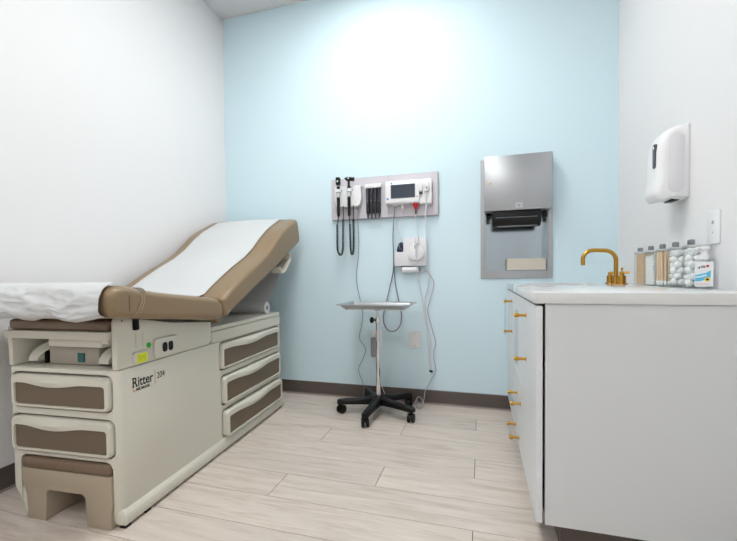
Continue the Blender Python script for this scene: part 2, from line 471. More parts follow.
# rounded toes at the front corners
ux = UR
pl.prism([(ux - 0.028, 0.095), (ux - 0.036, 0.075), (ux - 0.042, 0.060), (ux - 0.042, 0.036), (ux - 0.036, 0.018), (ux - 0.022, 0.010), (ux + 0.002, 0.012), (ux + 0.011, 0.030), (ux + 0.009, 0.050), (ux - 0.004, 0.070), (ux - 0.010, 0.085)], 'y', 0.008, 0.09, bev=0.009, seg=3)
ux = UL
pl.prism([(ux + 0.012, 0.128), (ux + 0.040, 0.082), (ux + 0.056, 0.044), (ux + 0.058, 0.014), (ux + 0.070, 0.010), (ux + 0.080, 0.016), (ux + 0.080, 0.044), (ux + 0.070, 0.085), (ux + 0.052, 0.118), (ux + 0.044, 0.140)], 'y', 0.004, 0.34, bev=0.003, seg=2)
pl.build('plinth', 'cream', tbl)
for (u, v) in ((UR - 0.004, 0.028), (UR - 0.004, 0.125), (UL + 0.074, 0.03), (UR - 0.01, 1.34), (UL + 0.064, 1.34)):
    MB().box(u - 0.016, u + 0.012, v - 0.014, v + 0.014, 0.0, 0.014, bev=0.002, seg=1).build('leveller', 'black_plastic', tbl)

def drawer(name, a0, a1, b0, b1, out, toworld, dep=0.05):
    """drawer front with a rounded frame, a wavy grip lip and a recessed brown panel; (a,b,out) mapped by toworld"""
    rO, rI = 0.022, 0.012
    fr_s, fr_t, fr_b = 0.016, 0.030, 0.011
    n, k = 24, 5
    def loop(x0, x1, z0, z1, r, wav=None):
        pts = []
        for i in range(n): pts.append((x0 + r + (x1 - x0 - 2 * r) * i / n, z0))
        for i in range(k): a = -PI / 2 + PI / 2 * i / k; pts.append((x1 - r + r * math.cos(a), z0 + r + r * math.sin(a)))
        for i in range(4): pts.append((x1, z0 + r + (z1 - z0 - 2 * r) * i / 4))
        for i in range(k): a = PI / 2 * i / k; pts.append((x1 - r + r * math.cos(a), z1 - r + r * math.sin(a)))
        for i in range(n): pts.append((x1 - r - (x1 - x0 - 2 * r) * i / n, z1))
        for i in range(k): a = PI / 2 + PI / 2 * i / k; pts.append((x0 + r + r * math.cos(a), z1 - r + r * math.sin(a)))
        for i in range(4): pts.append((x0, z1 - r - (z1 - z0 - 2 * r) * i / 4))
        for i in range(k): a = PI + PI / 2 * i / k; pts.append((x0 + r + r * math.cos(a), z0 + r + r * math.sin(a)))
        return pts
    itop0, itop1 = n + k + 4 + k, n + k + 4 + k + n
    def hump(x):
        f = (x - a0) / (a1 - a0)
        f = (f - 0.14) / 0.60
        return 0.0 if f <= 0 or f >= 1 else math.sin(PI * f) ** 1.3
    O = loop(a0, a1, b0, b1, rO)
    O2 = loop(a0 + 0.005, a1 - 0.005, b0 + 0.005, b1 - 0.005, rO - 0.005)
    I = loop(a0 + fr_s, a1 - fr_s * 0.9, b0 + fr_b, b1 - fr_t, rI)
    h = (b1 - b0)
    I2 = []; Md = []
    for i, (p, q) in enumerate(zip(I, O2)):
        top = itop0 <= i <= itop1
        w = hump(p[0]) if top else 0.0
        I2.append((p[0], p[1] - w * 0.10 * h))
        Md.append(((p[0] * 0.55 + q[0] * 0.45), (p[1] - w * 0.07 * h) * 0.55 + q[1] * 0.45, w))
    mb = MB()
    rows = [[toworld(x, z, out - dep) for x, z in O], [toworld(x, z, out - 0.006) for x, z in O], [toworld(x, z, out) for x, z in O2],
            [toworld(x, z, out + 0.010 * w) for x, z, w in Md],
            [toworld(x, z, out + 0.004 * (hump(x) if itop0 <= i <= itop1 else 0)) for i, (x, z) in enumerate(I2)],
            [toworld(x, z, out - 0.010) for x, z in I2], [toworld(x, z + 0.004, out - dep) for x, z in I2]]
    mb.grid(rows, closed_u=True)
    d = mb.build(name, 'cream', tbl, smooth=40)
    pn = MB()
    pn.grid([[toworld(x, z, out - 0.012) for x, z in I2], [toworld(x, z, out - 0.007) for x, z in I2]], closed_u=True)
    pn.build('inset_panel', 'brown_panel', d, smooth=0)
    return d
for a in FD: drawer('drawer', a[0], a[1], a[2], a[3], 0.013, lambda x, z, o: (x, -o, z))
for a in SD: drawer('drawer', a[0], a[1], a[2], a[3], a[4], lambda x, z, o: (UR + o, x, z))
# dark drawer boxes behind the fronts
for a in FD: MB().box(a[0] + 0.01, a[1] - 0.01, 0.042, 0.09, a[2] + 0.01, a[3] - 0.01).build('drawer_box', 'dark_gap', tbl, smooth=0)

# pull-out step stool in its pocket
st = MB()
outer = [(-0.424, 0.198), (-0.424, 0.150), (-0.405, 0.095), (-0.398, 0.0), (-0.312, 0.0), (-0.308, 0.108), (-0.298, 0.120), (-0.142, 0.120), (-0.128, 0.108), (-0.122, 0.0), (-0.012, 0.0), (-0.014, 0.060), (-0.006, 0.100), (-0.004 - 0.006, 0.198)]
st.prism(outer, 'y', -0.006, 0.30, bev=0.004, seg=2)
step = st.build('step', 'cream_dark', tbl)
step.data.materials[0] = MATS['step_beige'] if 'step_beige' in MATS else MATS['cream_dark']
MB().box(-0.420, -0.010, -0.009, 0.30, 0.198, 0.241, bev=0.014, seg=3).build('step_pad', 'brown_pad', step)

# upper part: side panels, back block, lid
UPZ = 0.782
sp = MB().prism([(0.006, 0.590), (0.566 - 0.02, 0.590), (0.566, 0.610), (0.566, 0.700), (0.30, 0.730), (0.03, UPZ), (0.012, UPZ - 0.004), (0.006, UPZ - 0.02)], 'x', UR - 0.024, UR - 0.0005, bev=0.003, seg=2).build('side_panel', 'cream', tbl)
MB().prism([(0.006, 0.590), (0.566, 0.590), (0.566, 0.695), (0.30, 0.730), (0.03, UPZ - 0.03), (0.006, UPZ - 0.04)], 'x', UL + 0.001, UL + 0.022, bev=0.003, seg=2).build('side_panel', 'cream', tbl)
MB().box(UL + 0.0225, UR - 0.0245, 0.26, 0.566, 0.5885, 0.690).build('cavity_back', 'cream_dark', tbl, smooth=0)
MB().prism(rounded_plan(UL, UR, 0.570, VE, 0.022), 'z', 0.5885, 0.646, bev=0.002, seg=1, edges='caps').build('rear_body', 'cream', tbl)
MB().prism(rounded_plan(UL + 0.002, UR - 0.002, 0.570, VE - 0.002, 0.022), 'z', 0.648, 0.672, bev=0.005, seg=2, edges='caps').build('rear_lid', 'cream', tbl)

# pull-out leg rest: cream tray with a tan pad
lr = MB(); lr.box(UL - 0.004, UR - 0.030, -0.004, 0.25, 0.699, 0.730, bev=0.004)
lr.box(UL + 0.010, UL + 0.030, -0.002, 0.03, 0.690, 0.7005, bev=0.002, seg=1); lr.box(UR - 0.058, UR - 0.034, -0.002, 0.03, 0.686, 0.7005, bev=0.002, seg=1)
leg = lr.build('leg_rest', 'cream', tbl)
MB().box(UL + 0.008, UR - 0.036, 0.002, 0.27, 0.731, 0.772, bev=0.013, seg=3).build('leg_rest_pad', 'brown_pad', leg)
MB().box(-0.300, -0.050, 0.012, 0.20, 0.668, 0.6985, bev=0.008).build('drip_tray', 'cream', tbl)
# stirrup arms curving out of the cavity
def stirrup(uc, bend):
    rows = []
    for i in range(9):
        a = PI / 2 * i / 8
        cu = uc + bend * (1 - math.cos(a)); w = 0.600 + 0.072 * math.sin(a); th = 0.028
        v = 0.035 + 0.12 * (1 - math.cos(a))
        wd = 0.022
        tx, tz = math.sin(a) * (1 if bend > 0 else -1), math.cos(a)
        rows.append([(cu - wd * tz, v, w + wd * abs(tx) * 0.6 + 0.004), (cu + wd * tz, v, w - wd * abs(tx) * 0.6 + 0.004), (cu + wd * tz, v + 0.06, w - wd * abs(tx) * 0.6), (cu - wd * tz, v + 0.06, w + wd * abs(tx) * 0.6)])
    o = MB().grid(rows, closed_u=True).build('stirrup_arm', 'cream', tbl, smooth=40)
    MB().box(uc + 0.024, uc + 0.034, 0.06, 0.15, 0.5895, 0.64, bev=0.003).build('stirrup_bracket', 'black_plastic', o)
stirrup(-0.405, 0.075); stirrup(-0.072, 0.060)
co = MB().box(-0.350, -0.110, 0.055, 0.24, 0.5895, 0.662, bev=0.008).build('control_box', 'cream_dark', tbl)
MB().box(-0.207, -0.176, 0.049, 0.058, 0.602, 0.638, bev=0.002, seg=1).build('power_switch', 'teal_switch', co)

# seat cushion (tilted), strap and seams
PU0, PU1 = -0.613, 0.090
def cushion(name, prof, u0, u1, mid, rc=0.034, dn=0.024, m='tan_vinyl', dome=0.006):
    """closed (v,w) profile swept in u; the ends round over toward the centre line mid"""
    def nearest(p):
        best = None
        for a, b in zip(mid, mid[1:]):
            A, B, P = Vector(a), Vector(b), Vector(p); d = B - A
            t = max(0.0, min(1.0, (P - A).dot(d) / d.length_squared)); q = A + d * t
            if best is None or (P - q).length < (P - best).length: best = q
        return best
    dirs = [((nearest(p) - Vector(p)).normalized()) for p in prof]
    half = [(u0 + rc * (1 - math.cos(PI / 2 * i / 7)), dn * (1 - math.sin(PI / 2 * i / 7))) for i in range(8)]
    seq = [(u0, dn + 0.010)] + half + [((u0 + u1) / 2, -dome)] + [(u0 + u1 - u, f) for u, f in half[::-1]] + [(u1, dn + 0.010)]
    R = [[(u, p[0] + d.x * f, p[1] + d.y * f) for p, d in zip(prof, dirs)] for u, f in seq]
    return MB().grid(R, closed_u=True).build(name, m, tbl, smooth=60)
def smooth_poly(pts, per=4):
    n = len(pts); out = []
    for i in range(n):
        a, b, c, d = (Vector(pts[(i + k) % n]) for k in (-1, 0, 1, 2))
        for k in range(per):
            t = k / per
            q = 0.5 * ((2 * b) + (c - a) * t + (2 * a - 5 * b + 4 * c - d) * t * t + (-a + 3 * b - 3 * c + d) * t ** 3)
            out.append((q.x, q.y))
    return out
seat_prof = [(-0.045, 0.898), (-0.070, 0.889), (-0.082, 0.868), (-0.082, 0.842), (-0.078, 0.818), (-0.068, 0.796), (-0.050, 0.788),
             (0.10, 0.768), (0.35, 0.738), (0.500, 0.717), (0.540, 0.715), (0.568, 0.728), (0.580, 0.755), (0.574, 0.785), (0.550, 0.810), (0.510, 0.824), (0.35, 0.845), (0.15, 0.870), (0.04, 0.890), (-0.01, 0.899)]
seat = cushion('seat_cushion', smooth_poly(seat_prof, 3), PU0, PU1, [(-0.030, 0.842), (0.10, 0.824), (0.35, 0.791), (0.525, 0.768)])
def seat_top(v):
    pts = [(-0.045, 0.899), (-0.01, 0.899), (0.04, 0.890), (0.15, 0.870), (0.35, 0.845), (0.545, 0.822)]
    for a, b in zip(pts, pts[1:]):
        if v <= b[0]: return a[1] + (b[1] - a[1]) * (v - a[0]) / (b[0] - a[0])
    return pts[-1][1]
# vertical seam at the front corner and stitched strap
MB().tube(spline([(0.060, 0.000, 0.890), (0.080, -0.002, 0.884), (0.0895, -0.004, 0.862), (0.0908, -0.004, 0.84), (0.0900, -0.004, 0.812), (0.080, -0.004, 0.794)]), 0.0018, n=6).build('seam', 'brown_panel', seat)
sb = MB()
for dv, rr in ((0.0, 0.0),):
    path = spline([(-0.02, 0.075, 0.889), (0.045, 0.070, 0.889), (0.080, 0.062, 0.879), (0.0930, 0.055, 0.845), (0.0925, 0.040, 0.81), (0.080, 0.030, 0.783)])
    rows = []
    for p in path: rows.append([(p.x, p.y - 0.009, p.z), (p.x, p.y + 0.009, p.z)])
sb.grid(rows, thick=0.0015)
strap = sb.build('corner_strap', 'tan_vinyl', seat)
bk = [(p.x + 0.002, p.y, p.z + 0.002) for p in path[8:20]]
MB().grid([[(p[0], p[1] - 0.013, p[2]), (p[0], p[1] + 0.013, p[2])] for p in bk], thick=0.003).build('strap_buckle', 'strap', strap)
for s in (-1, 1):
    stp = MB()
    for i, (p, q) in enumerate(zip(path[20:], path[21:])):
        if i % 2 == 0: stp.tube([(p.x + 0.0018, p.y + s * 0.0075, p.z), (q.x + 0.0018, q.y + s * 0.0075, q.z)], 0.0011, n=5)
    stp.build('stitching', 'thread', strap)
MB().box(0.004, 0.020, 0.078, 0.101, 0.726, 0.775, bev=0.005).build('strap_hook', 'black_plastic', tbl).location.x = 0.014

# backrest
back_prof = [(0.590, 0.728), (0.582, 0.770), (0.575, 0.806), (0.590, 0.826), (0.70, 0.892), (0.85, 0.970), (1.00, 1.038), (1.10, 1.098), (1.20, 1.175), (1.30, 1.240), (1.40, 1.288), (1.515, 1.340), (1.545, 1.338), (1.566, 1.300), (1.582, 1.245), (1.590, 1.200), (1.582, 1.176), (1.555, 1.160), (1.45, 1.112), (1.335, 1.058), (1.20, 0.990), (1.04, 0.918), (0.85, 0.832), (0.68, 0.752), (0.62, 0.724)]
back = cushion('backrest_cushion', smooth_poly(back_prof, 2), PU0, PU1, [(0.630, 0.785), (0.85, 0.902), (1.00, 0.970), (1.10, 1.022), (1.20, 1.082), (1.30, 1.140), (1.40, 1.190), (1.51, 1.250)], dome=0.010)
MB().prism([(0.64, 0.722), (1.15, 0.955), (1.42, 1.085), (1.42, 1.065), (1.15, 0.928), (0.66, 0.700)], 'x', -0.45, -0.02, bev=0.004).build('backrest_board', 'cream_dark', tbl)
MB().box(-0.27, -0.23, 0.95, 0.98, 0.672, 0.86, bev=0.004).build('lift_strut', 'steel_satin', tbl)
for u in (-0.50, 0.02):
    MB().cyl((u - 0.03, 0.592, 0.715), (u + 0.03, 0.592, 0.715), 0.022, bev=0.003).build('hinge', 'tan_vinyl', tbl)

# paper sheet over the seat and backrest, with a drape at the foot end
def back_top(v):
    pts = [(0.590, 0.826), (0.70, 0.892), (0.85, 0.970), (1.00, 1.038), (1.10, 1.098), (1.20, 1.175), (1.30, 1.240), (1.40, 1.288), (1.515, 1.340), (1.545, 1.340)]
    for a, b in zip(pts, pts[1:]):
        if v <= b[0]: return a[1] + (b[1] - a[1]) * (v - a[0]) / (b[0] - a[0])
    return pts[-1][1]
path = []                                            # (v, w) along the sheet from the foot drape to the top
for i in range(26): path.append((None, i))
rows = []
PN = 44
def paper_row(vw, wr, lift, ua=-0.532, ub=-0.035, dome=0.0):
    row = []
    for k in range(PN + 1):
        f = k / PN; u = ua + (ub - ua) * f
        nz = noise.noise(Vector((u * 9, vw[0] * 9, vw[1] * 9))) * 0.6 + noise.noise(Vector((u * 26, vw[0] * 22, vw[1] * 22))) * 0.4
        um = (PU0 + PU1) / 2; h = lift + wr * nz + dome * max(0.0, 1 - abs(u - um) / (PU1 - 0.034 - um))
        row.append((u, vw[0] + vw[2] * h, vw[1] + vw[3] * h))
    return row
drape = [(-0.062, 0.784), (-0.084, 0.789), (-0.098, 0.796), (-0.104, 0.806), (-0.105, 0.818), (-0.104, 0.830), (-0.103, 0.842), (-0.101, 0.854), (-0.097, 0.866), (-0.090, 0.880), (-0.080, 0.893), (-0.064, 0.904), (-0.046, 0.9115), (-0.020, 0.9125)]
def crease(u, t):
    q = Vector((u * 5.5 + t * 1.6, t * 2.2 - u * 1.5, 3.1))
    a = 1 - abs(noise.noise(q)) * 2.4
    b2 = 1 - abs(noise.noise(q * 2.7 + Vector((4.2, 0, 1)))) * 2.4
    return max(0, a) * 0.7 + max(0, b2) * 0.45
DN = 90
for i in range(37):
    t = i / 36.0 * (len(drape) - 1); k = min(int(t), len(drape) - 2); f = t - k
    v = drape[k][0] * (1 - f) + drape[k + 1][0] * f; w = drape[k][1] * (1 - f) + drape[k + 1][1] * f
    amp = 0.026 * (1 - i / 36.0) ** 0.8 + 0.001
    row = []
    for q in range(DN + 1):
        u = -0.625 + 0.690 * q / DN
        amp = (0.026 * (1 - i / 36.0) ** 0.8 + 0.001) * min(1.0, 0.12 + (0.065 - u) / 0.09)
        wb = 0.004 * math.sin(u * 31) + 0.010 * noise.noise(Vector((u * 7, 0, 0))) + (0.045 * min(1, max(0, (-0.50 - u) / 0.12)))
        rise = wb * (1 - i / 36.0)
        row.append((u, v - amp * (crease(u, w * 7) - 0.1), w + rise + amp * 0.25 * noise.noise(Vector((u * 18, w * 30, 7)))))
    rows.append(row)
drape_rows = rows; rows = []
MB().grid(drape_rows).build('paper_drape', 'paper', tbl, smooth=80)
for v in [-0.044, -0.02, 0.03, 0.08, 0.14, 0.22, 0.30, 0.38, 0.46, 0.53]:
    rows.append(paper_row((v, seat_top(v) + 0.002, 0, 1), 0.0006, 0.003, ua=-0.590, ub=-0.02, dome=0.0075))
for v in [0.60, 0.66, 0.75, 0.85, 0.95, 1.00, 1.05, 1.10, 1.15, 1.20, 1.25, 1.30, 1.35, 1.40, 1.45, 1.50]:
    rows.append(paper_row((v, back_top(v) + 0.0015, -0.45, 0.9), 0.0008, 0.0035, dome=0.0115))
rows.append(paper_row((1.545, 1.345, 0.2, 1), 0.0006, 0.003, dome=0.0115))
rows.append(paper_row((1.568, 1.318, 1, 0.3), 0.0006, 0.003, dome=0.0115))
rows.append(paper_row((1.586, 1.250, 1, 0.1), 0.0006, 0.003, dome=0.0115))
MB().grid(rows).build('paper_sheet', 'paper', tbl, smooth=50)

# paper roll on the rear lid, its web running up to the strap clip under the backrest
RV, RW, RR = 1.225, 0.714, 0.040
roll = MB(); n = 24
ring = lambda u, r: [(u, RV + r * math.cos(2 * PI * k / n), RW + r * math.sin(2 * PI * k / n)) for k in range(n)]
ro = MB()
b = bmesh.new()
loops = [[b.verts.new(p) for p in ring(u, r)] for u, r in ((-0.46, 0.014), (-0.46, RR), (-0.005, RR), (-0.005, 0.014))]
for A, B in zip(loops, loops[1:] + loops[:1]):
    for k in range(n): b.faces.new((A[k], A[(k + 1) % n], B[(k + 1) % n], B[k]))
bmesh.ops.recalc_face_normals(b, faces=b.faces); ro.merge(b)
rollo = ro.build('paper_roll', 'paper', tbl)
MB().cyl((-0.462, RV, RW), (-0.010, RV, RW), 0.0138).build('roll_core', 'cardboard', rollo)
MB().box(-0.475, -0.462, RV - 0.02, RV + 0.02, 0.672, 0.725, bev=0.004).build('roll_bracket', 'cream', tbl)
MB().box(-0.20, -0.05, RV - 0.05, RV + 0.06, 0.672, 0.679, bev=0.003).build('roll_cradle', 'cream', tbl)
rows = []
for p in spline([(0, RV + 0.030, RW + 0.018), (0, 1.335, 0.80), (0, 1.425, 0.90), (0, 1.475, 1.00), (0, 1.49, 1.06), (0, 1.49, 1.115)], 6):
    rows.append([(-0.45 + 0.43 * k / 8, p.y, p.z) for k in range(9)])
MB().grid(rows).build('paper_web', 'paper', rollo, smooth=60)
cl = MB(); rows = []
for p in spline([(0, 1.235, 0.985), (0, 1.265, 0.948), (0, 1.32, 0.955), (0, 1.385, 1.000), (0, 1.425, 1.045), (0, 1.418, 1.085)], 5):
    rows.append([(0.010, p.y, p.z), (0.085, p.y, p.z)])
cl.grid(rows, thick=0.008); cl.build('paper_clip', 'cream', tbl, smooth=60)

# fittings on the upper side panel (all on the plane u = UR)
def onside(v, w, sc=1.0): return Matrix(((0, 0, 1, UR), (1, 0, 0, v), (0, 1, 0, w), (0, 0, 0, 1)))
so = MB().prism(rrect(0.176, 0.318, 0.592 + 0.004, 0.676, 0.016), 'x', UR - 0.002, UR + 0.012, bev=0.004, edges='caps').build('outlet_plate', 'cream', tbl)
for v in (0.230, 0.264):
    MB().prism(rrect(v - 0.0135, v + 0.0135, 0.616, 0.656, 0.012), 'x', UR + 0.010, UR + 0.0135).build('outlet_socket', 'black_plastic', so, smooth=0)
yp = MB().prism(rrect(0.073, 0.152, 0.592, 0.641, 0.010), 'x', UR - 0.002, UR + 0.006, bev=0.002, edges='caps').build('cover_plate', 'cream', tbl)
ys_ = MB().prism(rrect(0.090, 0.139, 0.597, 0.633, 0.001, 1), 'x', UR + 0.006, UR + 0.0068).build('yellow_sticker', 'yellow_sticker', yp, smooth=0)
tk = MB()
for r_ in range(4):
    vv = 0.094
    while vv < 0.130:
        L_ = random.uniform(0.003, 0.008); tk.box(UR + 0.0068, UR + 0.0070, vv, min(vv + L_, 0.134), 0.602 + r_ * 0.0066, 0.6038 + r_ * 0.0066); vv += L_ + 0.002
tk.build('sticker_print', 'strap', yp, smooth=0)
MB().cyl((UR - 0.001, 0.155, 0.657), (UR + 0.0012, 0.155, 0.657), 0.0115, n=24).build('green_sticker', 'green_sticker', tbl)
for v in (0.092, 0.126):
    MB().box(UR - 0.001, UR + 0.0006, v - 0.0006, v + 0.0006, 0.655, 0.715).build('panel_line', 'cream_dark', tbl, smooth=0)
MB().cyl((UR - 0.001, 0.030, 0.768), (UR + 0.001, 0.030, 0.768), 0.003, n=12).build('screw', 'dark_gap', tbl)
text_mesh('brand_lettering', 'Ritter', 0.053, 'print_black', tbl, onside(0.068, 0.508), xs=0.84, offset=0.0009)
for (v, w, l) in ((0.0665, 0.5085, 0.012), (0.0665, 0.5425, 0.010), (0.0835, 0.5085, 0.009)):
    MB().box(UR, UR + 0.0006, v, v + l, w, w + 0.002).build('letter_serif', 'print_black', tbl, smooth=0)
MB().box(UR, UR + 0.0006, 0.1830, 0.1848, 0.493, 0.552).build('brand_bar', 'print_red', tbl, smooth=0)
text_mesh('model_lettering', '204', 0.036, 'print_black', tbl, onside(0.1935, 0.512), xs=0.84, offset=0.0)
text_mesh('maker_lettering', 'MIDMARK', 0.0165, 'print_black', tbl, onside(0.087, 0.491), xs=0.95, offset=0.0004)
text_mesh('by_lettering', 'by', 0.0150, 'print_red', tbl, onside(0.072, 0.491), xs=0.9)

# ------------------------------------------------------------------ base cabinets, worktop, sink
FX = 0.172                                            # door face plane
CY0 = 1.360
def pull(parent, y, z, horizontal):
    L = 0.174; r = 0.0055
    ends = [(y - L / 2, z), (y + L / 2, z)] if horizontal else [(y, z - L / 2), (y, z + L / 2)]
    for (a, b) in ends:
        m = MB().cyl((FX, a, b), (FX - 0.034, a, b), 0.0055, n=12).cyl((FX, a, b), (FX - 0.003, a, b), 0.009, n=16)
        m.cyl((FX - 0.028, a, b), (FX - 0.046, a, b), 0.0085, n=16, bev=0.001)
        m.build('pull_post', 'brass', parent)
    d = Vector((0, 1, 0)) if horizontal else Vector((0, 0, 1))
    c = Vector((FX - 0.037, y, z))
    MB().cyl(c - d * (L / 2 + 0.02), c + d * (L / 2 + 0.02), 0.0062, n=14, bev=0.001).build('pull_bar', 'acrylic', parent)
def carcass(parent, y0, y1):
    m = MB()
    m.box(0.204, XR - 0.002, y0, y0 + 0.016, 0.10, 0.829); m.box(0.204, XR - 0.002, y1 - 0.016, y1, 0.10, 0.829)
    m.box(0.204, XR - 0.002, y0 + 0.016, y1 - 0.016, 0.10, 0.116); m.box(XR - 0.014, XR - 0.002, y0 + 0.016, y1 - 0.016, 0.116, 0.829)
    m.box(0.206, 0.25, y0 + 0.016, y1 - 0.016, 0.60, 0.62)
    m.build('carcass', 'laminate', parent, smooth=0)
def front(parent, name, y0, y1, z0, z1):
    return MB().box(FX, 0.193, y0, y1, z0, z1, bev=0.0012, seg=1).build(name, 'laminate_door', parent, smooth=0)
ca = thing('base_cabinet', 'pale grey base cabinet with one tall door, showing its plain end panel', 'cabinet', (0, 0, 0))
carcass(ca, CY0 + 0.019, 1.770)
MB().box(0.201, XR - 0.002, CY0, CY0 + 0.018, 0.10, 0.829, bev=0.0008, seg=1).build('end_panel', 'laminate', ca, smooth=0)
d = front(ca, 'door', CY0 + 0.004, 1.767, 0.102, 0.822); pull(d, 1.640, 0.675, False)
cb = thing('drawer_cabinet', 'pale grey drawer unit with clear and brass horizontal pulls under the sink', 'cabinet', (0, 0, 0))
carcass(cb, 1.7705, 2.2795)
d = front(cb, 'false_front', 1.773, 2.277, 0.446, 0.822)
d = front(cb, 'drawer', 1.773, 2.277, 0.242, 0.442); pull(d, 1.95, 0.335, True)
d = front(cb, 'drawer', 1.773, 2.277, 0.102, 0.238); pull(d, 2.02, 0.150, True)
cc = thing('base_cabinet', 'pale grey base cabinet with one tall door, tight against the blue wall', 'cabinet', (0, 0, 0))
carcass(cc, 2.280, YB - 0.004)
d = front(cc, 'door', 2.283, YB - 0.006, 0.102, 0.822); pull(d, 2.37, 0.680, False)
tk = struct(MB().box(0.255, XR - 0.002, 1.402, YB - 0.001, 0.0, 0.099).build('trim_1', 'vinyl_base', smooth=0))

SX0, SX1, SY0, SY1 = 0.285, 0.590, 2.10, 2.54
ct = MB()
b = bmesh.new()
outr = [(0.166, 1.352), (XR - 0.0005, 1.352), (XR - 0.0005, YB - 0.0005), (0.166, YB - 0.0005)]
innr = rrect(SX0, SX1, SY0, SY1, 0.03, 4)
ct.prism(outr, 'z', 0.830, 0.866, bev=0.0025, seg=2)
top = ct.build('worktop', 'quartz', smooth=0)
tag(top, 'glossy white stone worktop running over the base cabinets', 'countertop')
cu = MB().prism(innr, 'z', 0.80, 0.90).build('cutter', 'quartz')
boolean(top, [cu])
sk = thing('sink', 'white undermount sink basin set in the worktop below the brass tap', 'sink', (0, 0, 0))
rows = []
for (g, z) in ((0.012, 0.8295), (0.004, 0.8295), (0.004, 0.76), (-0.012, 0.715), (-0.05, 0.705), (-0.11, 0.700)):
    rows.append([(x, y, z) for x, y in rrect(SX0 - g, SX1 + g, SY0 - g, SY1 + g, 0.03 + max(0, g), 4)])
bs = MB(); b = bmesh.new(); V = [[b.verts.new(p) for p in r] for r in rows]
for A, B in zip(V, V[1:]):
    for k in range(len(A)): b.faces.new((A[k], A[(k + 1) % len(A)], B[(k + 1) % len(A)], B[k]))
b.faces.new(V[-1])
bmesh.ops.recalc_face_normals(b, faces=b.faces); bs.merge(b); bs.build('basin', 'porcelain', sk, smooth=40)
MB().cyl((0.4375, 2.32, 0.700), (0.4375, 2.32, 0.703), 0.022, bev=0.001).build('drain', 'brass', sk)

# brass tap
fa = thing('faucet', 'brushed brass widespread tap with a tall bent spout and two lever handles', 'faucet', (0.690, 2.345, 0.866))
sp_ = [(0, 0, 0.0), (0, 0, 0.06), (0, 0, 0.125)]
for i in range(1, 9):
    a = PI / 2 * i / 8; sp_.append((-0.055 * (1 - math.cos(a)), 0, 0.125 + 0.055 * math.sin(a)))
sp_ += [(-0.09, 0, 0.182)]
for i in range(0, 9):
    a = PI / 2 * i / 8; sp_.append((-0.110 - 0.048 * math.sin(a), 0, 0.134 + 0.048 * math.cos(a)))
sp_ += [(-0.158, 0, 0.102)]
MB().tube(sp_, 0.0105, n=16).build('spout', 'brass', fa, smooth=50)
MB().lathe([(0.0, 0), (0.027, 0), (0.027, 0.005), (0.018, 0.007), (0.0175, 0.038), (0.0105, 0.040), (0, 0.040)]).build('spout_base', 'brass', fa)
for s in (-1, 1):
    y = s * 0.090
    h = MB().lathe([(0, 0), (0.027, 0), (0.027, 0.005), (0.0185, 0.007), (0.0185, 0.044), (0.010, 0.047), (0.009, 0.060), (0, 0.061)], (0, y, 0)).build('handle', 'brass', fa)
    lv = MB(); d_ = -0.012 if s > 0 else 0.035
    lv.tube([(-0.012, y, 0.058), (0.005, y, 0.060), (0.020, y - 0.006, 0.061), (0.032, y - 0.010, 0.061)], [0.0055, 0.007, 0.006, 0.006], n=10)
    lv.build('lever', 'brass', h)
MB().cyl((0.028, 0, 0), (0.028, 0, 0.078), 0.003, n=10).sphere((0.028, 0, 0.081), 0.007, n=12).build('lift_rod', 'brass', fa)

# ------------------------------------------------------------------ canisters and their contents
JC, JR = 0.768, 0.040
JY = [1.722, 1.842, 1.957, 2.075, 2.200]
ZT = 0.8665
names = ['clear canister packed with cotton balls beside the pump bottle', 'clear canister of cotton balls between the swabs and another cotton canister',
         'clear canister holding wooden cotton swabs', 'clear canister holding folded white gauze pads', 'clear canister holding wooden tongue depressors beside the brass tap']
for k in range(5):
    t = thing('storage_canister', names[k], 'canister', (JC, JY[k], ZT), 0, 'clear canisters in a row by the wall')
    H = 0.152
    MB().lathe([(0.0, 0.0), (JR - 0.004, 0.0), (JR, 0.004), (JR, H)], n=40).build('jar', 'clear_glass', t)
    MB().lathe([(0, 0.0006), (JR - 0.003, 0.0006), (JR - 0.002, 0.003), (0, 0.003)], n=32).build('jar_base', 'clear_glass', t)
    lid = MB().lathe([(0, H + 0.0005), (JR + 0.001, H + 0.0005), (JR + 0.001, H + 0.005), (JR - 0.003, H + 0.009), (0, H + 0.010)], n=40).build('lid', 'clear_glass', t)
    MB().lathe([(JR - 0.001, H - 0.001), (JR + 0.0016, H - 0.001), (JR + 0.0016, H + 0.004), (JR - 0.001, H + 0.004), (JR - 0.001, H - 0.001)], n=40).build('lid_rim', 'steel', lid)
    MB().lathe([(0, H + 0.0102), (0.0115, H + 0.0102), (0.0115, H + 0.026), (0.009, H + 0.029), (0, H + 0.030)], (-0.016, 0, 0), n=18).build('knob', 'steel_dark', lid)
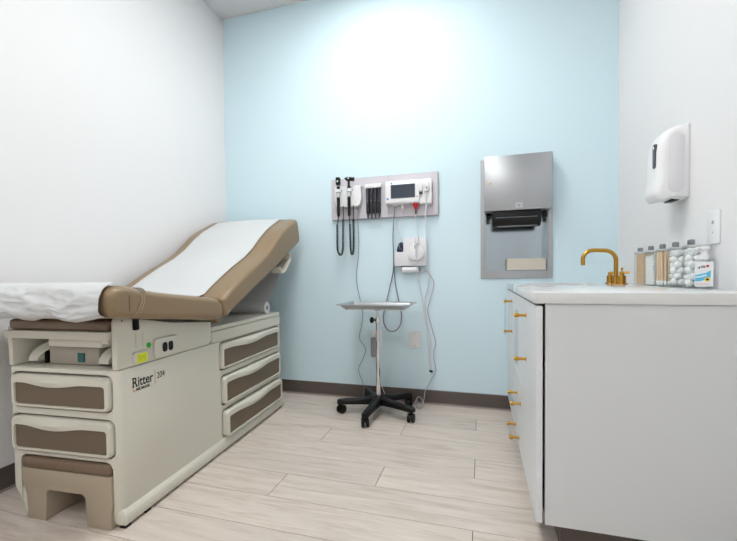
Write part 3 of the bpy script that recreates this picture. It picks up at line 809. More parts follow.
# cotton balls
def cotton_ball_mesh(seed):
    b = bmesh.new(); bmesh.ops.create_icosphere(b, subdivisions=2, radius=0.0158)
    for v in b.verts:
        v.co *= 0.94 + 0.30 * noise.noise(v.co * 110 + Vector((seed * 7.3, 0, 0)))
    me = bpy.data.meshes.new('cotton_ball'); b.to_mesh(me); b.free(); me.materials.append(MATS['cotton'])
    for p in me.polygons: p.use_smooth = True
    return me
cbm = [cotton_ball_mesh(s) for s in range(4)]
for k in (0, 1):
    lab = ['white cotton ball inside the canister beside the pump bottle', 'white cotton ball inside the canister next to the swabs'][k]
    for l in range(6):
        for i in range(4):
            o = bpy.data.objects.new('cotton_ball', random.choice(cbm)); C.objects.link(o)
            a = PI / 2 * i + l * 0.78 + random.uniform(-.12, .12); rr = 0.0200
            o.location = (JC + rr * math.cos(a), JY[k] + rr * math.sin(a), ZT + 0.0200 + 0.0232 * l + random.uniform(-.0015, .0015))
            o.rotation_euler = (random.uniform(0, 6), random.uniform(0, 6), random.uniform(0, 6))
            tag(o, lab, 'cotton ball', ['cotton balls beside the pump bottle', 'cotton balls next to the swabs'][k])
# cotton swabs, cotton ends down
sw_me = MB().cyl((0, 0, 0.016), (0, 0, random.uniform(0.136, 0.146)), 0.0030, n=6).build('swab_stick', 'wood_stick'); tip_me = MB().sphere((0, 0, 0.012), 0.0046, (1, 1, 2.6), 8).build('swab_tip', 'cotton')
for (rr, cnt) in ((0.0315, 17), (0.0215, 10), (0.0110, 5)):
    for i in range(cnt):
        a = 2 * PI * i / cnt + rr * 40
        t = thing('cotton_swab', 'wooden cotton swab standing tip down in its canister', 'cotton swab', (JC + rr * math.cos(a), JY[2] + rr * math.sin(a), ZT + 0.0035), 0, 'cotton swabs in the canister')
        t.rotation_euler = (random.uniform(-.012, .012), random.uniform(-.012, .012), random.uniform(0, 6))
        for (nm, src) in (('stick', sw_me), ('tip', tip_me)):
            o = bpy.data.objects.new(nm, src.data); C.objects.link(o); o.parent = t
bpy.data.objects.remove(sw_me); bpy.data.objects.remove(tip_me)
# gauze pads in a stack
gz = MB().box(-0.0255, 0.0255, -0.0255, 0.0255, -0.0045, 0.0045, bev=0.002).build('gauze_pad', 'gauze')
gm = gz.data; bpy.data.objects.remove(gz)
for i in range(14):
    o = bpy.data.objects.new('gauze_pad', gm); C.objects.link(o)
    o.location = (JC + random.uniform(-.0008, .0008), JY[3] + random.uniform(-.0015, .0015), ZT + 0.0085 + 0.0095 * i)
    o.rotation_euler = (0, 0, 0.3 + random.uniform(-.08, .08))
    tag(o, 'white gauze pad on top of the stack in its clear canister' if i == 13 else 'white gauze pad at the bottom of the stack in its clear canister' if i == 0 else 'white gauze pad in the middle of the stack in its clear canister', 'gauze pad', 'gauze pads in the canister')
# tongue depressors
td = MB().prism(rrect(-0.0085, 0.0085, 0.0, 0.148, 0.0084, 5), 'y', -0.0008, 0.0008).build('tongue_depressor', 'wood_stick', smooth=0)
tm = td.data; bpy.data.objects.remove(td)
for j in range(9):
    yy = -0.0310 + 0.00775 * j
    half = math.sqrt(0.0365 ** 2 - yy * yy)
    for x in ((0.0,) if half < 0.020 else (-0.0095, 0.0095) if half < 0.029 else (-0.0185, 0.0, 0.0185)):
        o = bpy.data.objects.new('tongue_depressor', tm); C.objects.link(o)
        o.location = (JC + x, JY[4] + yy, ZT + 0.0035)
        o.rotation_euler = (random.uniform(-.015, .015), 0, random.uniform(-.10, .10))
        tag(o, 'flat wooden tongue depressor standing in its clear canister', 'tongue depressor', 'tongue depressors in the canister')

# pump bottle of hand gel
hs = thing('sanitizer_bottle', 'clear square pump bottle of hand gel with a blue and white label', 'bottle', (0.744, 1.615, ZT), math.radians(-8))
hs.scale = (1.02, 1.0, 1.04)
hb = 0.034
MB().prism(rrect(-hb, hb, -0.022, 0.022, 0.009, 4), 'z', 0.0, 0.094, bev=0.004, edges='caps').prism(rrect(-0.030, 0.030, -0.018, 0.018, 0.009, 4), 'z', 0.093, 0.101, bev=0.003, edges='caps').build('bottle_body', 'clear_gel', hs)
MB().lathe([(0, 0.100), (0.0125, 0.100), (0.0125, 0.116), (0.0075, 0.119), (0.0065, 0.132), (0, 0.132)]).build('pump_collar', 'white_plastic', hs)
pm = MB().box(-0.011, 0.014, -0.009, 0.009, 0.131, 0.143, bev=0.004); pm.tube([(-0.004, 0, 0.138), (-0.020, -0.004, 0.138), (-0.030, -0.007, 0.134)], 0.004, n=8)
pm.build('pump_head', 'white_plastic', hs)
MB().cyl((0, 0, 0.006), (0, 0, 0.100), 0.002, n=8).build('dip_tube', 'white_plastic', hs)
lb = MB().box(-0.031, 0.018, -0.0232, -0.0222, 0.010, 0.092).build('label', 'label_white', hs, smooth=0)
yy = -0.0233
MB().prism([(-0.031, 0.048), (-0.018, 0.051), (0.0, 0.056), (0.011, 0.064), (0.011, 0.040), (0.0, 0.039), (-0.006, 0.032), (-0.016, 0.028), (-0.031, 0.027)], 'y', yy - 0.0003, yy).build('label_wave', 'label_blue', lb, smooth=0)
MB().prism([(-0.031, 0.0425), (-0.016, 0.0445), (0.0, 0.050), (0.0, 0.046), (-0.014, 0.041), (-0.031, 0.039)], 'y', yy - 0.0005, yy - 0.0001).build('label_stripe', 'label_white', lb, smooth=0)
MB().cyl((0.002, yy - 0.0008, 0.0335), (0.002, yy, 0.0335), 0.0072, n=20).build('label_dot', 'label_yellow', lb, smooth=0)
MB().cyl((0.002, yy - 0.0011, 0.0335), (0.002, yy - 0.0008, 0.0335), 0.0036, n=14).build('label_dot_mark', 'print_black', lb, smooth=0)
wr = MB()
for (x, z, w_, h_) in ((-0.024, 0.071, 0.006, 0.0022), (-0.020, 0.068, 0.0018, 0.008), (-0.014, 0.0715, 0.002, 0.007), (-0.011, 0.0725, 0.006, 0.002), (-0.007, 0.0715, 0.002, 0.006), (-0.012, 0.077, 0.007, 0.0016)):
    wr.box(x, x + w_, yy - 0.0004, yy, z, z + h_)
wr.build('label_script', 'print_black', lb, smooth=0)
MB().box(-0.001, 0.006, yy - 0.0004, yy, 0.074, 0.081).build('label_seal', 'red_plastic', lb, smooth=0)
rl = MB()
for i in range(8): rl.box(-0.028 + i * 0.0045, -0.0255 + i * 0.0045, yy - 0.0004, yy, 0.018, 0.0195)
rl.build('label_fine_print', 'print_red', lb, smooth=0)

# ------------------------------------------------------------------ soap dispenser and switch plate on the right wall
sd = thing('soap_dispenser', 'white wall-mounted soap dispenser with a dark sight window', 'soap dispenser', (XR, 1.955, 1.23))
hw = 0.070
prof = [(0.0, 0.0), (0.0, 0.305), (-0.035, 0.303), (-0.062, 0.292), (-0.085, 0.272), (-0.101, 0.240), (-0.106, 0.20), (-0.107, 0.085), (-0.114, 0.060), (-0.118, 0.034), (-0.112, 0.010), (-0.096, -0.002), (-0.078, 0.002), (-0.055, 0.005), (-0.03, 0.0)]
rows = []
for y, ins in ((-hw, 0.022), (-hw + 0.004, 0.012), (-hw + 0.012, 0.004), (-hw + 0.024, 0.0), (0, -0.004), (hw - 0.024, 0.0), (hw - 0.012, 0.004), (hw - 0.004, 0.012), (hw, 0.022)):
    row = []
    for (x, z) in prof:
        xx = x + ins if x < -0.03 else x * 1.0
        zz = z - ins * 0.5 if z > 0.2 else (z + ins * 0.4 if z < 0.05 else z)
        row.append((min(xx, -0.001) if x < 0 else -0.001, y, zz))
    rows.append(row)
sdb = MB().grid(rows, closed_u=True).build('housing', 'white_plastic', sd, smooth=50)
MB().box(-0.006, -0.0005, -hw - 0.002, hw + 0.002, 0.006, 0.300, bev=0.001, seg=1).build('back_plate', 'white_plastic_soft', sd)
MB().prism(rrect(-0.074, -0.018, 0.026, 0.268, 0.026, 6), 'y', -hw - 0.0025, -hw + 0.002, bev=0.001, edges='caps').build('side_panel', 'white_plastic_soft', sd)
wn = MB().prism(rrect(-0.012, 0.012, 0.135, 0.238, 0.0118, 6), 'x', -0.1120, -0.098, bev=0.001, edges='caps').build('sight_window', 'dispenser_window', sd)
wn.location.y = -0.030
MB().cyl((-0.1121, -0.030, 0.222), (-0.1126, -0.030, 0.222), 0.006, n=14).build('window_mark', 'white_plastic', sd)
MB().box(-0.050, -0.020, -0.040, 0.03, -0.004, 0.004, bev=0.003).build('nozzle', 'black_plastic', sd)

def plate(name, label, cat, M, kind):
    t = thing(name, label, cat); t.matrix_world = M
    # local: x across, z up, -y out of the wall
    MB().prism(rrect(-0.039, 0.039, -0.061, 0.061, 0.004, 3), 'y', -0.006, 0.0, bev=0.0025, edges='caps').build('cover', 'white_plastic', t)
    if kind == 'blank':
        for z in (-0.042, 0.042): MB().cyl((0, -0.0061, z), (0, -0.0066, z), 0.0032, n=12).build('screw', 'grey_plastic', t)
    elif kind == 'jack':
        MB().cyl((0, -0.0061, 0.018), (0, -0.0075, 0.018), 0.006, n=14).build('port', 'grey_plastic', t)
        MB().box(-0.002, 0.002, -0.0066, -0.0058, -0.022, -0.016).build('screw', 'grey_plastic', t, smooth=0)
    else:
        for z in (-0.020, 0.020):
            s = MB().prism(rrect(-0.016, 0.016, z - 0.014, z + 0.014, 0.008, 4), 'y', -0.0075, -0.0055).build('socket', 'white_plastic_soft', t)
            MB().box(-0.008, -0.0055, -0.0079, -0.0074, z - 0.004, z + 0.006).box(0.0055, 0.008, -0.0079, -0.0074, z - 0.004, z + 0.006).build('slots', 'dark_gap', s, smooth=0)
    return t
plate('wall_plate', 'white wall plate with a small port above the canisters', 'wall plate', Matrix.Translation((XR, 1.703, 1.089)) @ Matrix.Rotation(-PI / 2, 4, 'Z'), 'jack')
plate('wall_plate', 'blank white cover plate low on the blue wall', 'wall plate', Matrix.Translation((-0.456, YB, 0.458)), 'blank')
plate('wall_outlet', 'white outlet plate on the blue wall behind the tray stand post', 'outlet', Matrix.Translation((-0.742, YB, 0.458)), 'outlet')
pa = thing('power_adapter', 'grey power adapter plugged into the outlet behind the tray stand', 'power adapter', (-0.752, YB - 0.008, 0.40))
MB().box(-0.026, 0.012, -0.035, 0.0, -0.075, 0.070, bev=0.006).build('adapter_body', 'grey_plastic', pa)
MB().tube(spline([(-0.006, -0.018, -0.072), (-0.004, -0.02, -0.12), (0.03, -0.025, -0.20), (0.060, -0.03, -0.30), (0.09, -0.03, -0.36), (0.12, -0.035, -0.392)]), 0.0028, n=6).build('adapter_cord', 'cord_white', pa)

# ------------------------------------------------------------------ paper towel cabinet in the wall
tw = thing('towel_dispenser', 'brushed steel recessed paper towel dispenser on the blue wall', 'towel dispenser', (0, YB, 0))
fr = MB()
fr.box(-0.002, 0.026, -0.010, 0.0, 0.895, 1.692, bev=0.0015, seg=1); fr.box(0.417, 0.445, -0.010, 0.0, 0.895, 1.692, bev=0.0015, seg=1)
fr.box(0.026, 0.417, -0.010, 0.0, 0.895, 0.945, bev=0.0015, seg=1); fr.box(0.026, 0.417, -0.010, 0.0, 1.655, 1.692, bev=0.0015, seg=1)
fr.build('frame', 'steel_satin', tw, smooth=0)
nc = MB(); e = 0.0008
nc.box(NX0 + e, NX1 - e, 0.098, 0.104, NZ0 + e, NZ1 - e)
nc.box(NX0 + e, NX0 + 0.006, -0.001, 0.098, NZ0 + e, NZ1 - e); nc.box(NX1 - 0.006, NX1 - e, -0.001, 0.098, NZ0 + e, NZ1 - e)
nc.box(NX0 + 0.006, NX1 - 0.006, -0.001, 0.098, NZ0 + e, NZ0 + 0.006)
nc.build('niche_liner', 'steel_mirror', tw, smooth=0)
dr = MB(); dr.box(0.022, 0.430, -0.100, -0.011, 1.334, 1.686, bev=0.003, seg=2)
door = dr.build('door', 'steel_satin', tw)
MB().cyl((0.058, -0.1005, 1.511), (0.058, -0.103, 1.511), 0.007, n=16).build('door_lock', 'brass', door)
MB().prism(rrect(0.212, 0.256, 1.347, 1.380, 0.003, 2), 'y', -0.1012, -0.1002).build('door_badge', 'steel', door, smooth=0)
ar = MB(); ar.prism([(0.234 - 0.012, 1.368), (0.234 + 0.012, 1.368), (0.234, 1.352)], 'y', -0.1018, -0.1011)
ar.build('badge_arrow', 'grey_plastic', door, smooth=0)
md_ = MB()
md_.prism([(-0.088, 1.333), (-0.005, 1.333), (-0.005, 1.262), (-0.030, 1.230), (-0.075, 1.236), (-0.088, 1.268)], 'x', 0.074, 0.366, bev=0.004)
mod = md_.build('dispensing_module', 'black_plastic', tw)
MB().box(0.092, 0.348, -0.090, -0.0875, 1.288, 1.292, bev=0.001, seg=1).build('tear_bar', 'steel_dark', mod)
MB().box(0.088, 0.352, -0.0895, -0.0872, 1.268, 1.286, bev=0.001, seg=1).build('slot_shadow', 'dark_gap', mod)
MB().box(0.100, 0.345, -0.0745, -0.0695, 1.232, 1.246, bev=0.002, seg=1).build('lower_guard', 'grey_plastic', mod)
for x in (0.050, 0.395):
    MB().cyl((x - 0.014, -0.03, 1.305), (x + 0.014, -0.03, 1.305), 0.018, bev=0.003).build('roll_spindle', 'black_plastic', tw)
pt = MB().box(0, 0.247, 0, 0.085, 0, 0.003)
tme = MB().box(-0.120, 0.120, -0.042, 0.042, -0.00245, 0.00245, bev=0.001, seg=1).build('paper_towel', 'towel_paper', smooth=0)
pt.bm.free(); tmesh = tme.data; bpy.data.objects.remove(tme)
for i in range(15):
    o = bpy.data.objects.new('paper_towel', tmesh); C.objects.link(o)
    o.location = (0.288 + random.uniform(-.0015, .0015), YB + 0.046 + random.uniform(-.0015, .0015), NZ0 + 0.0090 + 0.0050 * i)
    tag(o, 'folded paper towel on top of the stack in the steel niche' if i == 14 else 'folded paper towel at the bottom of the stack in the steel niche' if i == 0 else 'folded paper towel in the middle of the stack in the steel niche', 'paper towel', 'folded paper towels in the niche')

# ------------------------------------------------------------------ diagnostic panel on the blue wall
PY = YB - 0.024                                        # face of the board
bd = thing('diagnostic_board', 'light grey mounting board on the blue wall carrying diagnostic instruments', 'mounting board', (0, YB, 0))
MB().box(-1.075, -0.284, -0.024, 0.0, 1.338, 1.641, bev=0.003).build('board', 'board_edge', bd)
MB().box(-1.072, -0.640, -0.0255, -0.0238, 1.342, 1.638, bev=0.0006, seg=1).build('face_panel', 'board_grey', bd)
MB().box(-0.637, -0.288, -0.0255, -0.0238, 1.342, 1.638, bev=0.0006, seg=1).build('face_panel', 'board_grey', bd)
PY = YB - 0.0258
# instrument cradle
sh = thing('instrument_cradle', 'white cradle on the grey board holding two black handheld scopes', 'instrument cradle', (-0.930, PY, 1.50))
prof = [(-0.100, 0.064), (-0.102, 0.0), (-0.094, -0.045), (-0.078, -0.070), (0.060, -0.074), (0.092, -0.052), (0.100, -0.010), (0.098, 0.055), (0.085, 0.074), (-0.088, 0.074)]
MB().prism(smooth_poly(prof, 3), 'y', -0.048, 0.0, bev=0.008, seg=3, edges='caps').build('cradle_body', 'white_plastic', sh, smooth=50)
for x in (-0.066, 0.016):
    c = MB()
    for k in range(10):
        a0 = PI * 0.15 + (PI * 1.7) * k / 10; a1 = PI * 0.15 + (PI * 1.7) * (k + 1) / 10
        ro_, ri = 0.021, 0.0155
        P = lambda a, r: (x + r * math.sin(a + PI), -0.068 + r * math.cos(a + PI) * -1)
        c.prism([P(a0, ri), P(a1, ri), P(a1, ro_), P(a0, ro_)], 'z', 0.030, 0.050)
    hk = c.build('cradle_hook', 'white_plastic', sh, smooth=0)
    MB().box(x - 0.022, x + 0.022, -0.0500, -0.0478, 0.038, 0.050, bev=0.0008, seg=1).build('blue_band', 'blue_ring', sh)
MB().box(-0.012, 0.010, -0.0492, -0.0478, -0.020, -0.016).build('power_mark', 'label_blue', sh, smooth=0)
MB().cyl((-0.002, -0.0478, -0.034), (-0.002, -0.0495, -0.034), 0.003, n=10).build('power_light', 'label_yellow', sh)
SY_ = PY - 0.068
def scope(name, label, x, head):
    t = thing(name, label, 'medical scope', (x, SY_, 1.355))
    MB().lathe([(0, 0), (0.008, 0.0), (0.0105, 0.010), (0.0115, 0.030), (0.0115, 0.130), (0.0095, 0.138), (0, 0.138)], n=16).build('handle', 'black_plastic', t)
    MB().lathe([(0, 0.1385), (0.0095, 0.1385), (0.0105, 0.150), (0.0105, 0.172), (0, 0.172)], n=16).build('neck', 'chrome', t)
    MB().lathe([(0, 0.1725), (0.0125, 0.1725), (0.0125, 0.183), (0, 0.183)], n=16).build('collar_ring', 'blue_ring', t)
    MB().lathe([(0, 0.1835), (0.0115, 0.1835), (0.012, 0.212), (0.009, 0.218), (0, 0.218)], n=16).build('socket', 'black_plastic', t)
    h = MB()
    if head == 'flat':
        h.prism([(-0.015, 0.236), (-0.009, 0.222), (0.009, 0.222), (0.015, 0.236), (0.016, 0.274), (0.012, 0.282), (-0.012, 0.282), (-0.016, 0.274)], 'y', -0.014, 0.012, bev=0.003)
        ho = h.build('head', 'black_plastic', t)
        MB().cyl((0, -0.0142, 0.252), (0, -0.0165, 0.252), 0.007, n=16).build('lens', 'chrome', ho)
        MB().cyl((0, 0, 0.216), (0, 0, 0.226), 0.007, n=12).build('head_stem', 'chrome', t)
    else:
        h.cyl((-0.030, -0.002, 0.272), (-0.016, -0.002, 0.266), 0.005, 0.011, n=16); h.cyl((-0.016, -0.002, 0.266), (0.026, -0.002, 0.262), 0.015, 0.014, n=18, bev=0.002)
        h.cyl((0.026, -0.002, 0.262), (0.038, -0.002, 0.260), 0.011, 0.017, n=18); h.cyl((0, 0, 0.214), (0, 0, 0.258), 0.0085, n=14)
        ho = h.build('head', 'black_plastic', t)
        MB().cyl((0.0005, -0.0155, 0.266), (0.0005, -0.0175, 0.266), 0.007, n=14).build('lens', 'chrome', ho)
    return t
s1 = scope('ophthalmoscope', 'black handheld scope with a flat square head in the white cradle', -0.996, 'flat')
s2 = scope('otoscope', 'black handheld scope with a sideways cone head in the white cradle', -0.914, 'cone')
def coil(parent, pts, straight0, turns):
    ox, oy, oz = parent.location
    loc = lambda P: [(p[0] - ox, p[1] - oy, p[2] - oz) for p in P]
    path = spline(loc(pts), 10)
    m = MB(); m.tube(helix(path, 0.0068, turns), 0.0026, n=5); m.build('coiled_cord', 'black_plastic', parent, smooth=60)
    mm = MB()
    for st_ in straight0: mm.tube(spline(loc(st_), 6), 0.0034, n=7)
    mm.build('cord_end', 'black_plastic', parent, smooth=60)
Yc = PY - 0.050
coil(s1, [(-0.966, Yc, 1.335), (-0.969, Yc, 1.22), (-0.971, Yc, 1.13), (-0.980, Yc, 1.085), (-0.991, Yc, 1.077), (-1.004, Yc, 1.088), (-1.014, Yc, 1.125), (-1.014, Yc, 1.22), (-1.013, Yc, 1.300)], [[(-0.965, Yc, 1.432), (-0.965, Yc, 1.39), (-0.966, Yc, 1.335)], [(-1.013, Yc, 1.300), (-1.008, Yc, 1.325), (-0.999, SY_, 1.345), (-0.996, SY_, 1.357)]], 62)
coil(s2, [(-0.888, Yc, 1.335), (-0.887, Yc, 1.22), (-0.890, Yc, 1.12), (-0.896, Yc, 1.085), (-0.902, Yc, 1.079), (-0.908, Yc, 1.088), (-0.912, Yc, 1.13), (-0.914, Yc, 1.22), (-0.915, Yc, 1.300)], [[(-0.888, Yc, 1.432), (-0.888, Yc, 1.38), (-0.888, Yc, 1.335)], [(-0.915, Yc, 1.300), (-0.915, Yc - 0.008, 1.33), (-0.914, SY_, 1.357)]], 60)

# specula dispenser: four dark tubes in a white bracket
sp0 = thing('specula_dispenser', 'dispenser of four dark specula tubes under a white bracket', 'specula dispenser', (-0.744, PY, 1.36))
MB().box(-0.062, 0.062, -0.036, 0.0, 0.192, 0.222, bev=0.005).build('bracket', 'white_plastic', sp0)
MB().box(-0.058, 0.058, -0.006, 0.0, 0.01, 0.192, bev=0.002, seg=1).build('back_rail', 'white_plastic_soft', sp0)
for k in range(4):
    x = -0.0425 + 0.0283 * k
    tb = MB().cyl((x, -0.021, 0.010), (x, -0.021, 0.194), 0.0128, n=18, bev=0.001).build('specula_tube', 'specula_black', sp0)
    MB().cyl((x, -0.021, -0.026), (x, -0.021, 0.0098), 0.0042, 0.006, n=12).build('tube_tip', 'specula_black', tb)
    MB().cyl((x, -0.0335, 0.10), (x, -0.0345, 0.10), 0.0022, n=10).build('tube_mark', 'white_plastic', tb)

# vital signs monitor
mo = thing('vitals_monitor', 'white vital signs monitor with a dark screen on the grey board', 'monitor', (-0.487, PY, 1.505))
MB().prism([(-0.052, -0.078), (-0.056, -0.070), (-0.056, 0.052), (-0.046, 0.078), (-0.040, 0.082), (0, 0.082), (0, -0.082), (-0.046, -0.082)], 'x', -0.160, 0.078, bev=0.004, seg=2).build('monitor_body', 'white_plastic', mo)
MB().prism([(-0.044, -0.088), (-0.046, -0.080), (-0.046, 0.060), (-0.038, 0.082), (0, 0.082), (0, -0.090)], 'x', 0.0785, 0.163, bev=0.004, seg=2).build('thermometer_module', 'white_plastic', mo)
MB().box(-0.122, 0.052, -0.0575, -0.0555, -0.046, 0.052, bev=0.0008, seg=1).build('bezel', 'grey_plastic', mo)
MB().box(-0.118, 0.049, -0.0585, -0.0572, -0.042, 0.049, bev=0.0005, seg=1).build('screen', 'screen', mo)
MB().prism(rrect(-0.121, -0.108, 0.056, 0.068, 0.003, 2), 'y', -0.0566, -0.0555).build('brand_mark', 'blue_print', mo, smooth=0)
MB().cyl((-0.144, -0.0566, -0.046), (-0.144, -0.0555, -0.046), 0.0085, n=8).build('start_mark', 'blue_print', mo, smooth=0)
MB().box(0.056, 0.072, -0.0566, -0.0555, -0.041, -0.037).build('model_mark', 'red_plastic', mo, smooth=0)
for x in (0.016, 0.044): MB().box(x - 0.003, x + 0.003, -0.0535, -0.050, -0.079, -0.070).build('port_mark', 'screen', mo, smooth=0)
pb = MB().box(0.079, 0.101, -0.066, -0.046, -0.008, 0.044, bev=0.004).build('probe_handle', 'white_plastic', mo)
MB().box(0.081, 0.100, -0.064, -0.048, -0.026, -0.0085, bev=0.003).build('probe_grip', 'screen', pb)
MB().box(0.112, 0.146, -0.064, -0.046, -0.010, 0.050, bev=0.005).build('probe_well', 'white_plastic_soft', mo)
MB().box(0.128, 0.136, -0.0655, -0.0635, 0.010, 0.020).build('well_mark', 'print_black', mo, smooth=0)
MB().lathe([(0, -0.128), (0.006, -0.126), (0.011, -0.112), (0.019, -0.100), (0.021, -0.084), (0, -0.084)], (0.051, -0.030, 0), n=18).build('red_connector', 'red_plastic', mo)
MB().cyl((0.051, -0.03, -0.158), (0.051, -0.03, -0.1285), 0.0045, n=10).build('connector_boot', 'print_black', mo)
MB().box(-0.112, -0.080, -0.040, -0.020, -0.094, -0.083, bev=0.003).build('hose_port', 'white_plastic_soft', mo)
MB().cyl((-0.043, -0.03, -0.112), (-0.043, -0.03, -0.083), 0.007, n=12).build('cable_plug', 'white_plastic', mo)

# wire bracket with round disc below the monitor
bx = thing('cuff_holder', 'white stepped bracket with a round disc below the monitor', 'wall bracket', (-0.480, YB, 1.08))
MB().prism([(-0.114, -0.092), (0.113, -0.092), (0.113, 0.105), (-0.050, 0.105), (-0.050, 0.008), (-0.114, 0.008)], 'y', -0.040, -0.0005, bev=0.003).build('bracket_body', 'white_plastic_soft', bx)
ds = MB().cyl((0.042, -0.0405, 0.002), (0.042, -0.062, 0.002), 0.061, 0.057, n=40, bev=0.003).build('disc', 'white_plastic', bx)
MB().box(0.034, 0.044, -0.0645, -0.0622, 0.028, 0.052, bev=0.002, seg=1).build('disc_slot', 'screen', ds)
MB().box(0.036, 0.064, -0.085, -0.063, 0.058, 0.120, bev=0.007, seg=3).build('disc_clip', 'white_plastic', bx)
MB().cyl((-0.060, -0.03, -0.120), (0.056, -0.03, -0.120), 0.020, n=24, bev=0.003).build('roller', 'white_plastic', bx)
for x in (-0.066, 0.062): MB().box(x - 0.003, x + 0.003, -0.036, -0.0005, -0.128, -0.090).build('roller_arm', 'grey_plastic', bx, smooth=0)
cf = MB().prism(smooth_poly([(-0.098, 0.012), (-0.058, 0.010), (-0.054, 0.072), (-0.078, 0.074), (-0.092, 0.045)], 3), 'y', -0.034, -0.006, bev=0.004).build('blood_pressure_cuff', 'navy_cloth')
cf.location = (-0.480, YB, 1.08)
tag(cf, 'folded navy cuff tucked in the step of the white bracket', 'cuff')
dots = MB()
for i in range(5):
    dots.sphere((-0.072 + random.uniform(-.012, .012), -0.0345, 0.024 + 0.010 * i), 0.0025, n=8)
dots.build('cuff_speckle', 'board_grey', cf)

# ------------------------------------------------------------------ cables
def cable(name, label, pts, r, m, per=8, group='cables hanging on the blue wall'):
    return tag(MB().tube(spline(pts, per), r, n=7).build(name, m, smooth=60), label, 'cable', group)
y1 = YB - 0.055; y2 = YB - 0.012
hose = [(-0.584, PY - 0.03, 1.412), (-0.590, y1, 1.352), (-0.602, YB - 0.05, 1.20), (-0.603, YB - 0.03, 1.073), (-0.609, YB - 0.02, 0.954), (-0.636, YB - 0.02, 0.83), (-0.662, YB - 0.02, 0.726), (-0.685, YB - 0.02, 0.63), (-0.680, YB - 0.02, 0.57), (-0.655, YB - 0.02, 0.528), (-0.620, YB - 0.02, 0.516), (-0.585, YB - 0.02, 0.530), (-0.557, YB - 0.02, 0.575), (-0.552, YB - 0.02, 0.65), (-0.566, YB - 0.025, 0.727), (-0.590, YB - 0.028, 0.85), (-0.597, YB - 0.028, 0.954), (-0.590, YB - 0.025, 1.02)]
cable('pressure_hose', 'grey hose looping down behind the steel tray', hose, 0.0042, 'cord_grey', 10)
tb = [(-0.358, PY - 0.055, 1.496), (-0.362, y1 - 0.02, 1.40), (-0.368, y1 - 0.02, 1.30), (-0.364, y1, 1.15), (-0.362, y1 + 0.02, 1.04), (-0.355, y2, 0.95), (-0.36, y2, 0.85), (-0.385, y2, 0.74), (-0.372, y2, 0.60), (-0.345, y2, 0.46), (-0.352, y2, 0.36), (-0.340, y2 - 0.01, 0.26)]
cable('probe_tube', 'white tube hanging from the thermometer module of the monitor', tb, 0.0042, 'cord_white')
cable('sensor_cable', 'thin white cable from the red connector over the round disc', [(-0.436, PY - 0.03, 1.347), (-0.438, PY - 0.04, 1.30), (-0.432, PY - 0.05, 1.22), (-0.434, YB - 0.098, 1.15), (-0.432, YB - 0.090, 1.06), (-0.430, YB - 0.070, 0.97), (-0.428, YB - 0.05, 0.93), (-0.410, y2, 0.80), (-0.392, y2, 0.676), (-0.375, y2, 0.55), (-0.362, y2, 0.44), (-0.355, y2, 0.30), (-0.345, y2 - 0.01, 0.245)], 0.0030, 'cord_white')
cable('thin_cable', 'thin white cable curling from the monitor plug to the bracket', [(-0.530, PY - 0.03, 1.393), (-0.538, PY - 0.03, 1.34), (-0.568, YB - 0.04, 1.275), (-0.556, YB - 0.03, 1.22), (-0.534, YB - 0.025, 1.187)], 0.0020, 'cord_white')
cable('side_cable', 'pinkish grey cable bowing out right of the round disc', [(-0.424, YB - 0.02, 0.955), (-0.37, y2, 0.945), (-0.33, y2, 0.90), (-0.320, y2, 0.85), (-0.345, y2, 0.75), (-0.364, y2, 0.675), (-0.348, y2, 0.60), (-0.330, y2, 0.53), (-0.309, y2, 0.444), (-0.326, y2, 0.365), (-0.311, y2, 0.27), (-0.312, y2, 0.24), (-0.345, y2 - 0.012, 0.17), (-0.380, y2 - 0.02, 0.105), (-0.390, y2 - 0.03, 0.04), (-0.398, y2 - 0.06, 0.006), (-0.402, YB - 0.12, 0.0045), (-0.422, YB - 0.13, 0.0045), (-0.442, YB - 0.09, 0.03), (-0.430, YB - 0.05, 0.06), (-0.405, YB - 0.05, 0.05), (-0.392, YB - 0.08, 0.012), (-0.41, YB - 0.125, 0.011), (-0.436, YB - 0.115, 0.02), (-0.444, YB - 0.06, 0.04), (-0.43, YB - 0.035, 0.01)], 0.0030, 'cord_pinkgrey')
MBc = MB().cyl((-0.352, y2 - 0.010, 0.246), (-0.330, y2 - 0.008, 0.236), 0.008, n=12, bev=0.001).build('cable_connector', 'print_black')
tag(MBc, 'small black connector joining the white cables near the floor', 'connector')
cable('cradle_cable', 'thin dark cable dropping from the scope cradle to the floor', [(-0.862, PY - 0.02, 1.430), (-0.864, y1, 1.35), (-0.870, y2, 1.20), (-0.876, y2, 1.05), (-0.890, y2, 0.94), (-0.888, y2, 0.86), (-0.866, y2, 0.75), (-0.845, y2, 0.64), (-0.858, y2, 0.54), (-0.873, y2, 0.455), (-0.826, y2, 0.378), (-0.845, y2, 0.307), (-0.882, y2, 0.22), (-0.850, y2 - 0.005, 0.13), (-0.842, y2 - 0.008, 0.06), (-0.850, y2 - 0.016, 0.006)], 0.0022, 'cord_grey')

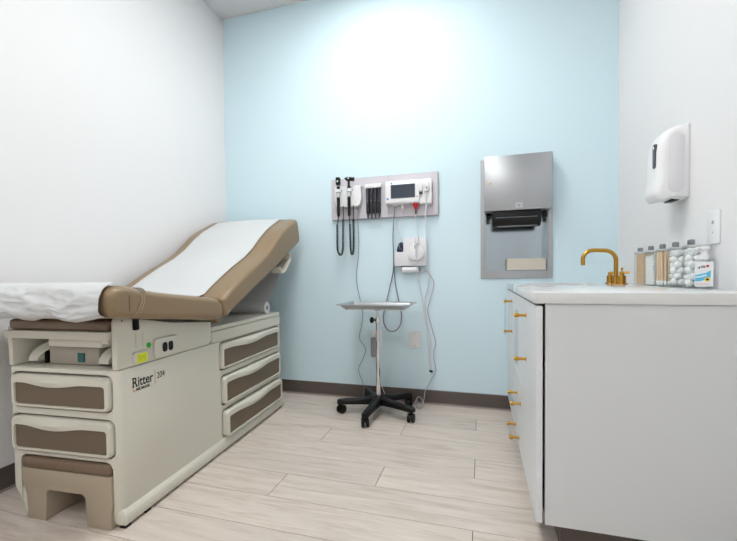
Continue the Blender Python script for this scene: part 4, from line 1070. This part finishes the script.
# ------------------------------------------------------------------ instrument tray stand
ts = thing('tray_stand', 'rolling stainless instrument tray on a chrome post with black five-star base', 'tray stand', (-0.660, 2.478, 0))
MB().lathe([(0, 0.068), (0.040, 0.068), (0.046, 0.078), (0.042, 0.100), (0.028, 0.116), (0.020, 0.120), (0, 0.120)]).build('hub', 'black_plastic', ts)
for k in range(5):
    a = math.radians(-94 + 72 * k)
    M = Matrix.Rotation(a, 4, 'Z')
    m = MB(); rows = []
    for (d, w, z0, z1) in ((0.02, 0.030, 0.066, 0.122), (0.06, 0.028, 0.068, 0.116), (0.13, 0.024, 0.068, 0.106), (0.21, 0.022, 0.066, 0.100), (0.262, 0.021, 0.064, 0.096), (0.277, 0.015, 0.066, 0.092)):
        rows.append([(d, -w, z0), (d, w, z0), (d, w, z1 - 0.010), (d, w * 0.55, z1), (d, -w * 0.55, z1), (d, -w, z1 - 0.010)])
    m.grid(rows, closed_u=True)
    lg = m.build('leg', 'black_plastic', ts, smooth=30, M=M)
    cs = MB()
    sw = Matrix.Translation(M @ Vector((0.256, 0, 0))) @ Matrix.Rotation(a + [0.5, 1.9, 1.2, 0.2, 0.9][k], 4, 'Z')
    cs.cyl((0, 0, 0.045), (0, 0, 0.066), 0.008, n=12)
    for s in (-1, 1): cs.cyl((-0.008, s * 0.006, 0.028), (-0.008, s * 0.022, 0.028), 0.028, n=20, bev=0.003)
    cs.prism([(-0.030, 0.030), (-0.020, 0.046), (0.0, 0.054), (0.012, 0.050), (0.014, 0.036), (-0.008, 0.024)], 'y', -0.0055, 0.0055)
    cs.build('caster', 'black_plastic', lg, M=sw)
MB().cyl((0, 0, 0.115), (0, 0, 0.622), 0.0155, n=20).build('post', 'chrome', ts)
cl = MB().lathe([(0, 0.605), (0.0175, 0.605), (0.019, 0.610), (0.019, 0.640), (0.017, 0.645), (0, 0.645)]).build('clamp_collar', 'chrome', ts)
kn = MB().cyl((-0.018, 0, 0.626), (-0.032, -0.004, 0.626), 0.006, n=10); kn.lathe([(0, 0), (0.016, 0.0), (0.020, 0.006), (0.020, 0.016), (0.014, 0.022), (0, 0.023)], M=Matrix.Translation((-0.030, -0.004, 0.626)) @ Matrix.Rotation(-PI / 2, 4, 'Y'), n=14)
kn.build('clamp_knob', 'black_plastic', cl)
MB().cyl((0, 0, 0.622), (0, 0, 0.695), 0.0100, n=16).build('inner_post', 'chrome', ts)
MB().box(-0.020, 0.020, -0.016, 0.016, 0.690, 0.7015, bev=0.003).build('tray_bracket', 'black_plastic', ts)
# tray frame and tray
fm = MB()
fm.tube([(x, y, 0.7065) for x, y in rrect(-0.195, 0.195, -0.125, 0.125, 0.03, 5)] + [(0.165 + 0.0, -0.125, 0.7065)], 0.004, n=8)
fm.build('support_frame', 'chrome', ts, smooth=60)
rows = []
for (hx, hy, z, r) in ((0.245, 0.160, 0.7345, 0.040), (0.246, 0.161, 0.737, 0.041), (0.243, 0.158, 0.739, 0.040), (0.226, 0.141, 0.7375, 0.030), (0.219, 0.134, 0.730, 0.028), (0.209, 0.124, 0.7155, 0.026), (0.202, 0.117, 0.7125, 0.025)):
    rows.append([(x, y, z) for x, y in rrect(-hx, hx, -hy, hy, r, 6)])
ty = MB(); b = bmesh.new(); V = [[b.verts.new(p) for p in r] for r in rows]
for A, B in zip(V, V[1:]):
    for k in range(len(A)): b.faces.new((A[k], A[(k + 1) % len(A)], B[(k + 1) % len(A)], B[k]))
b.faces.new(V[-1]); bmesh.ops.recalc_face_normals(b, faces=b.faces)
bmesh.ops.solidify(b, geom=list(b.faces), thickness=0.0012)
ty.merge(b); to = ty.build('tray', 'steel', ts, smooth=45)
to.location.x = -0.003
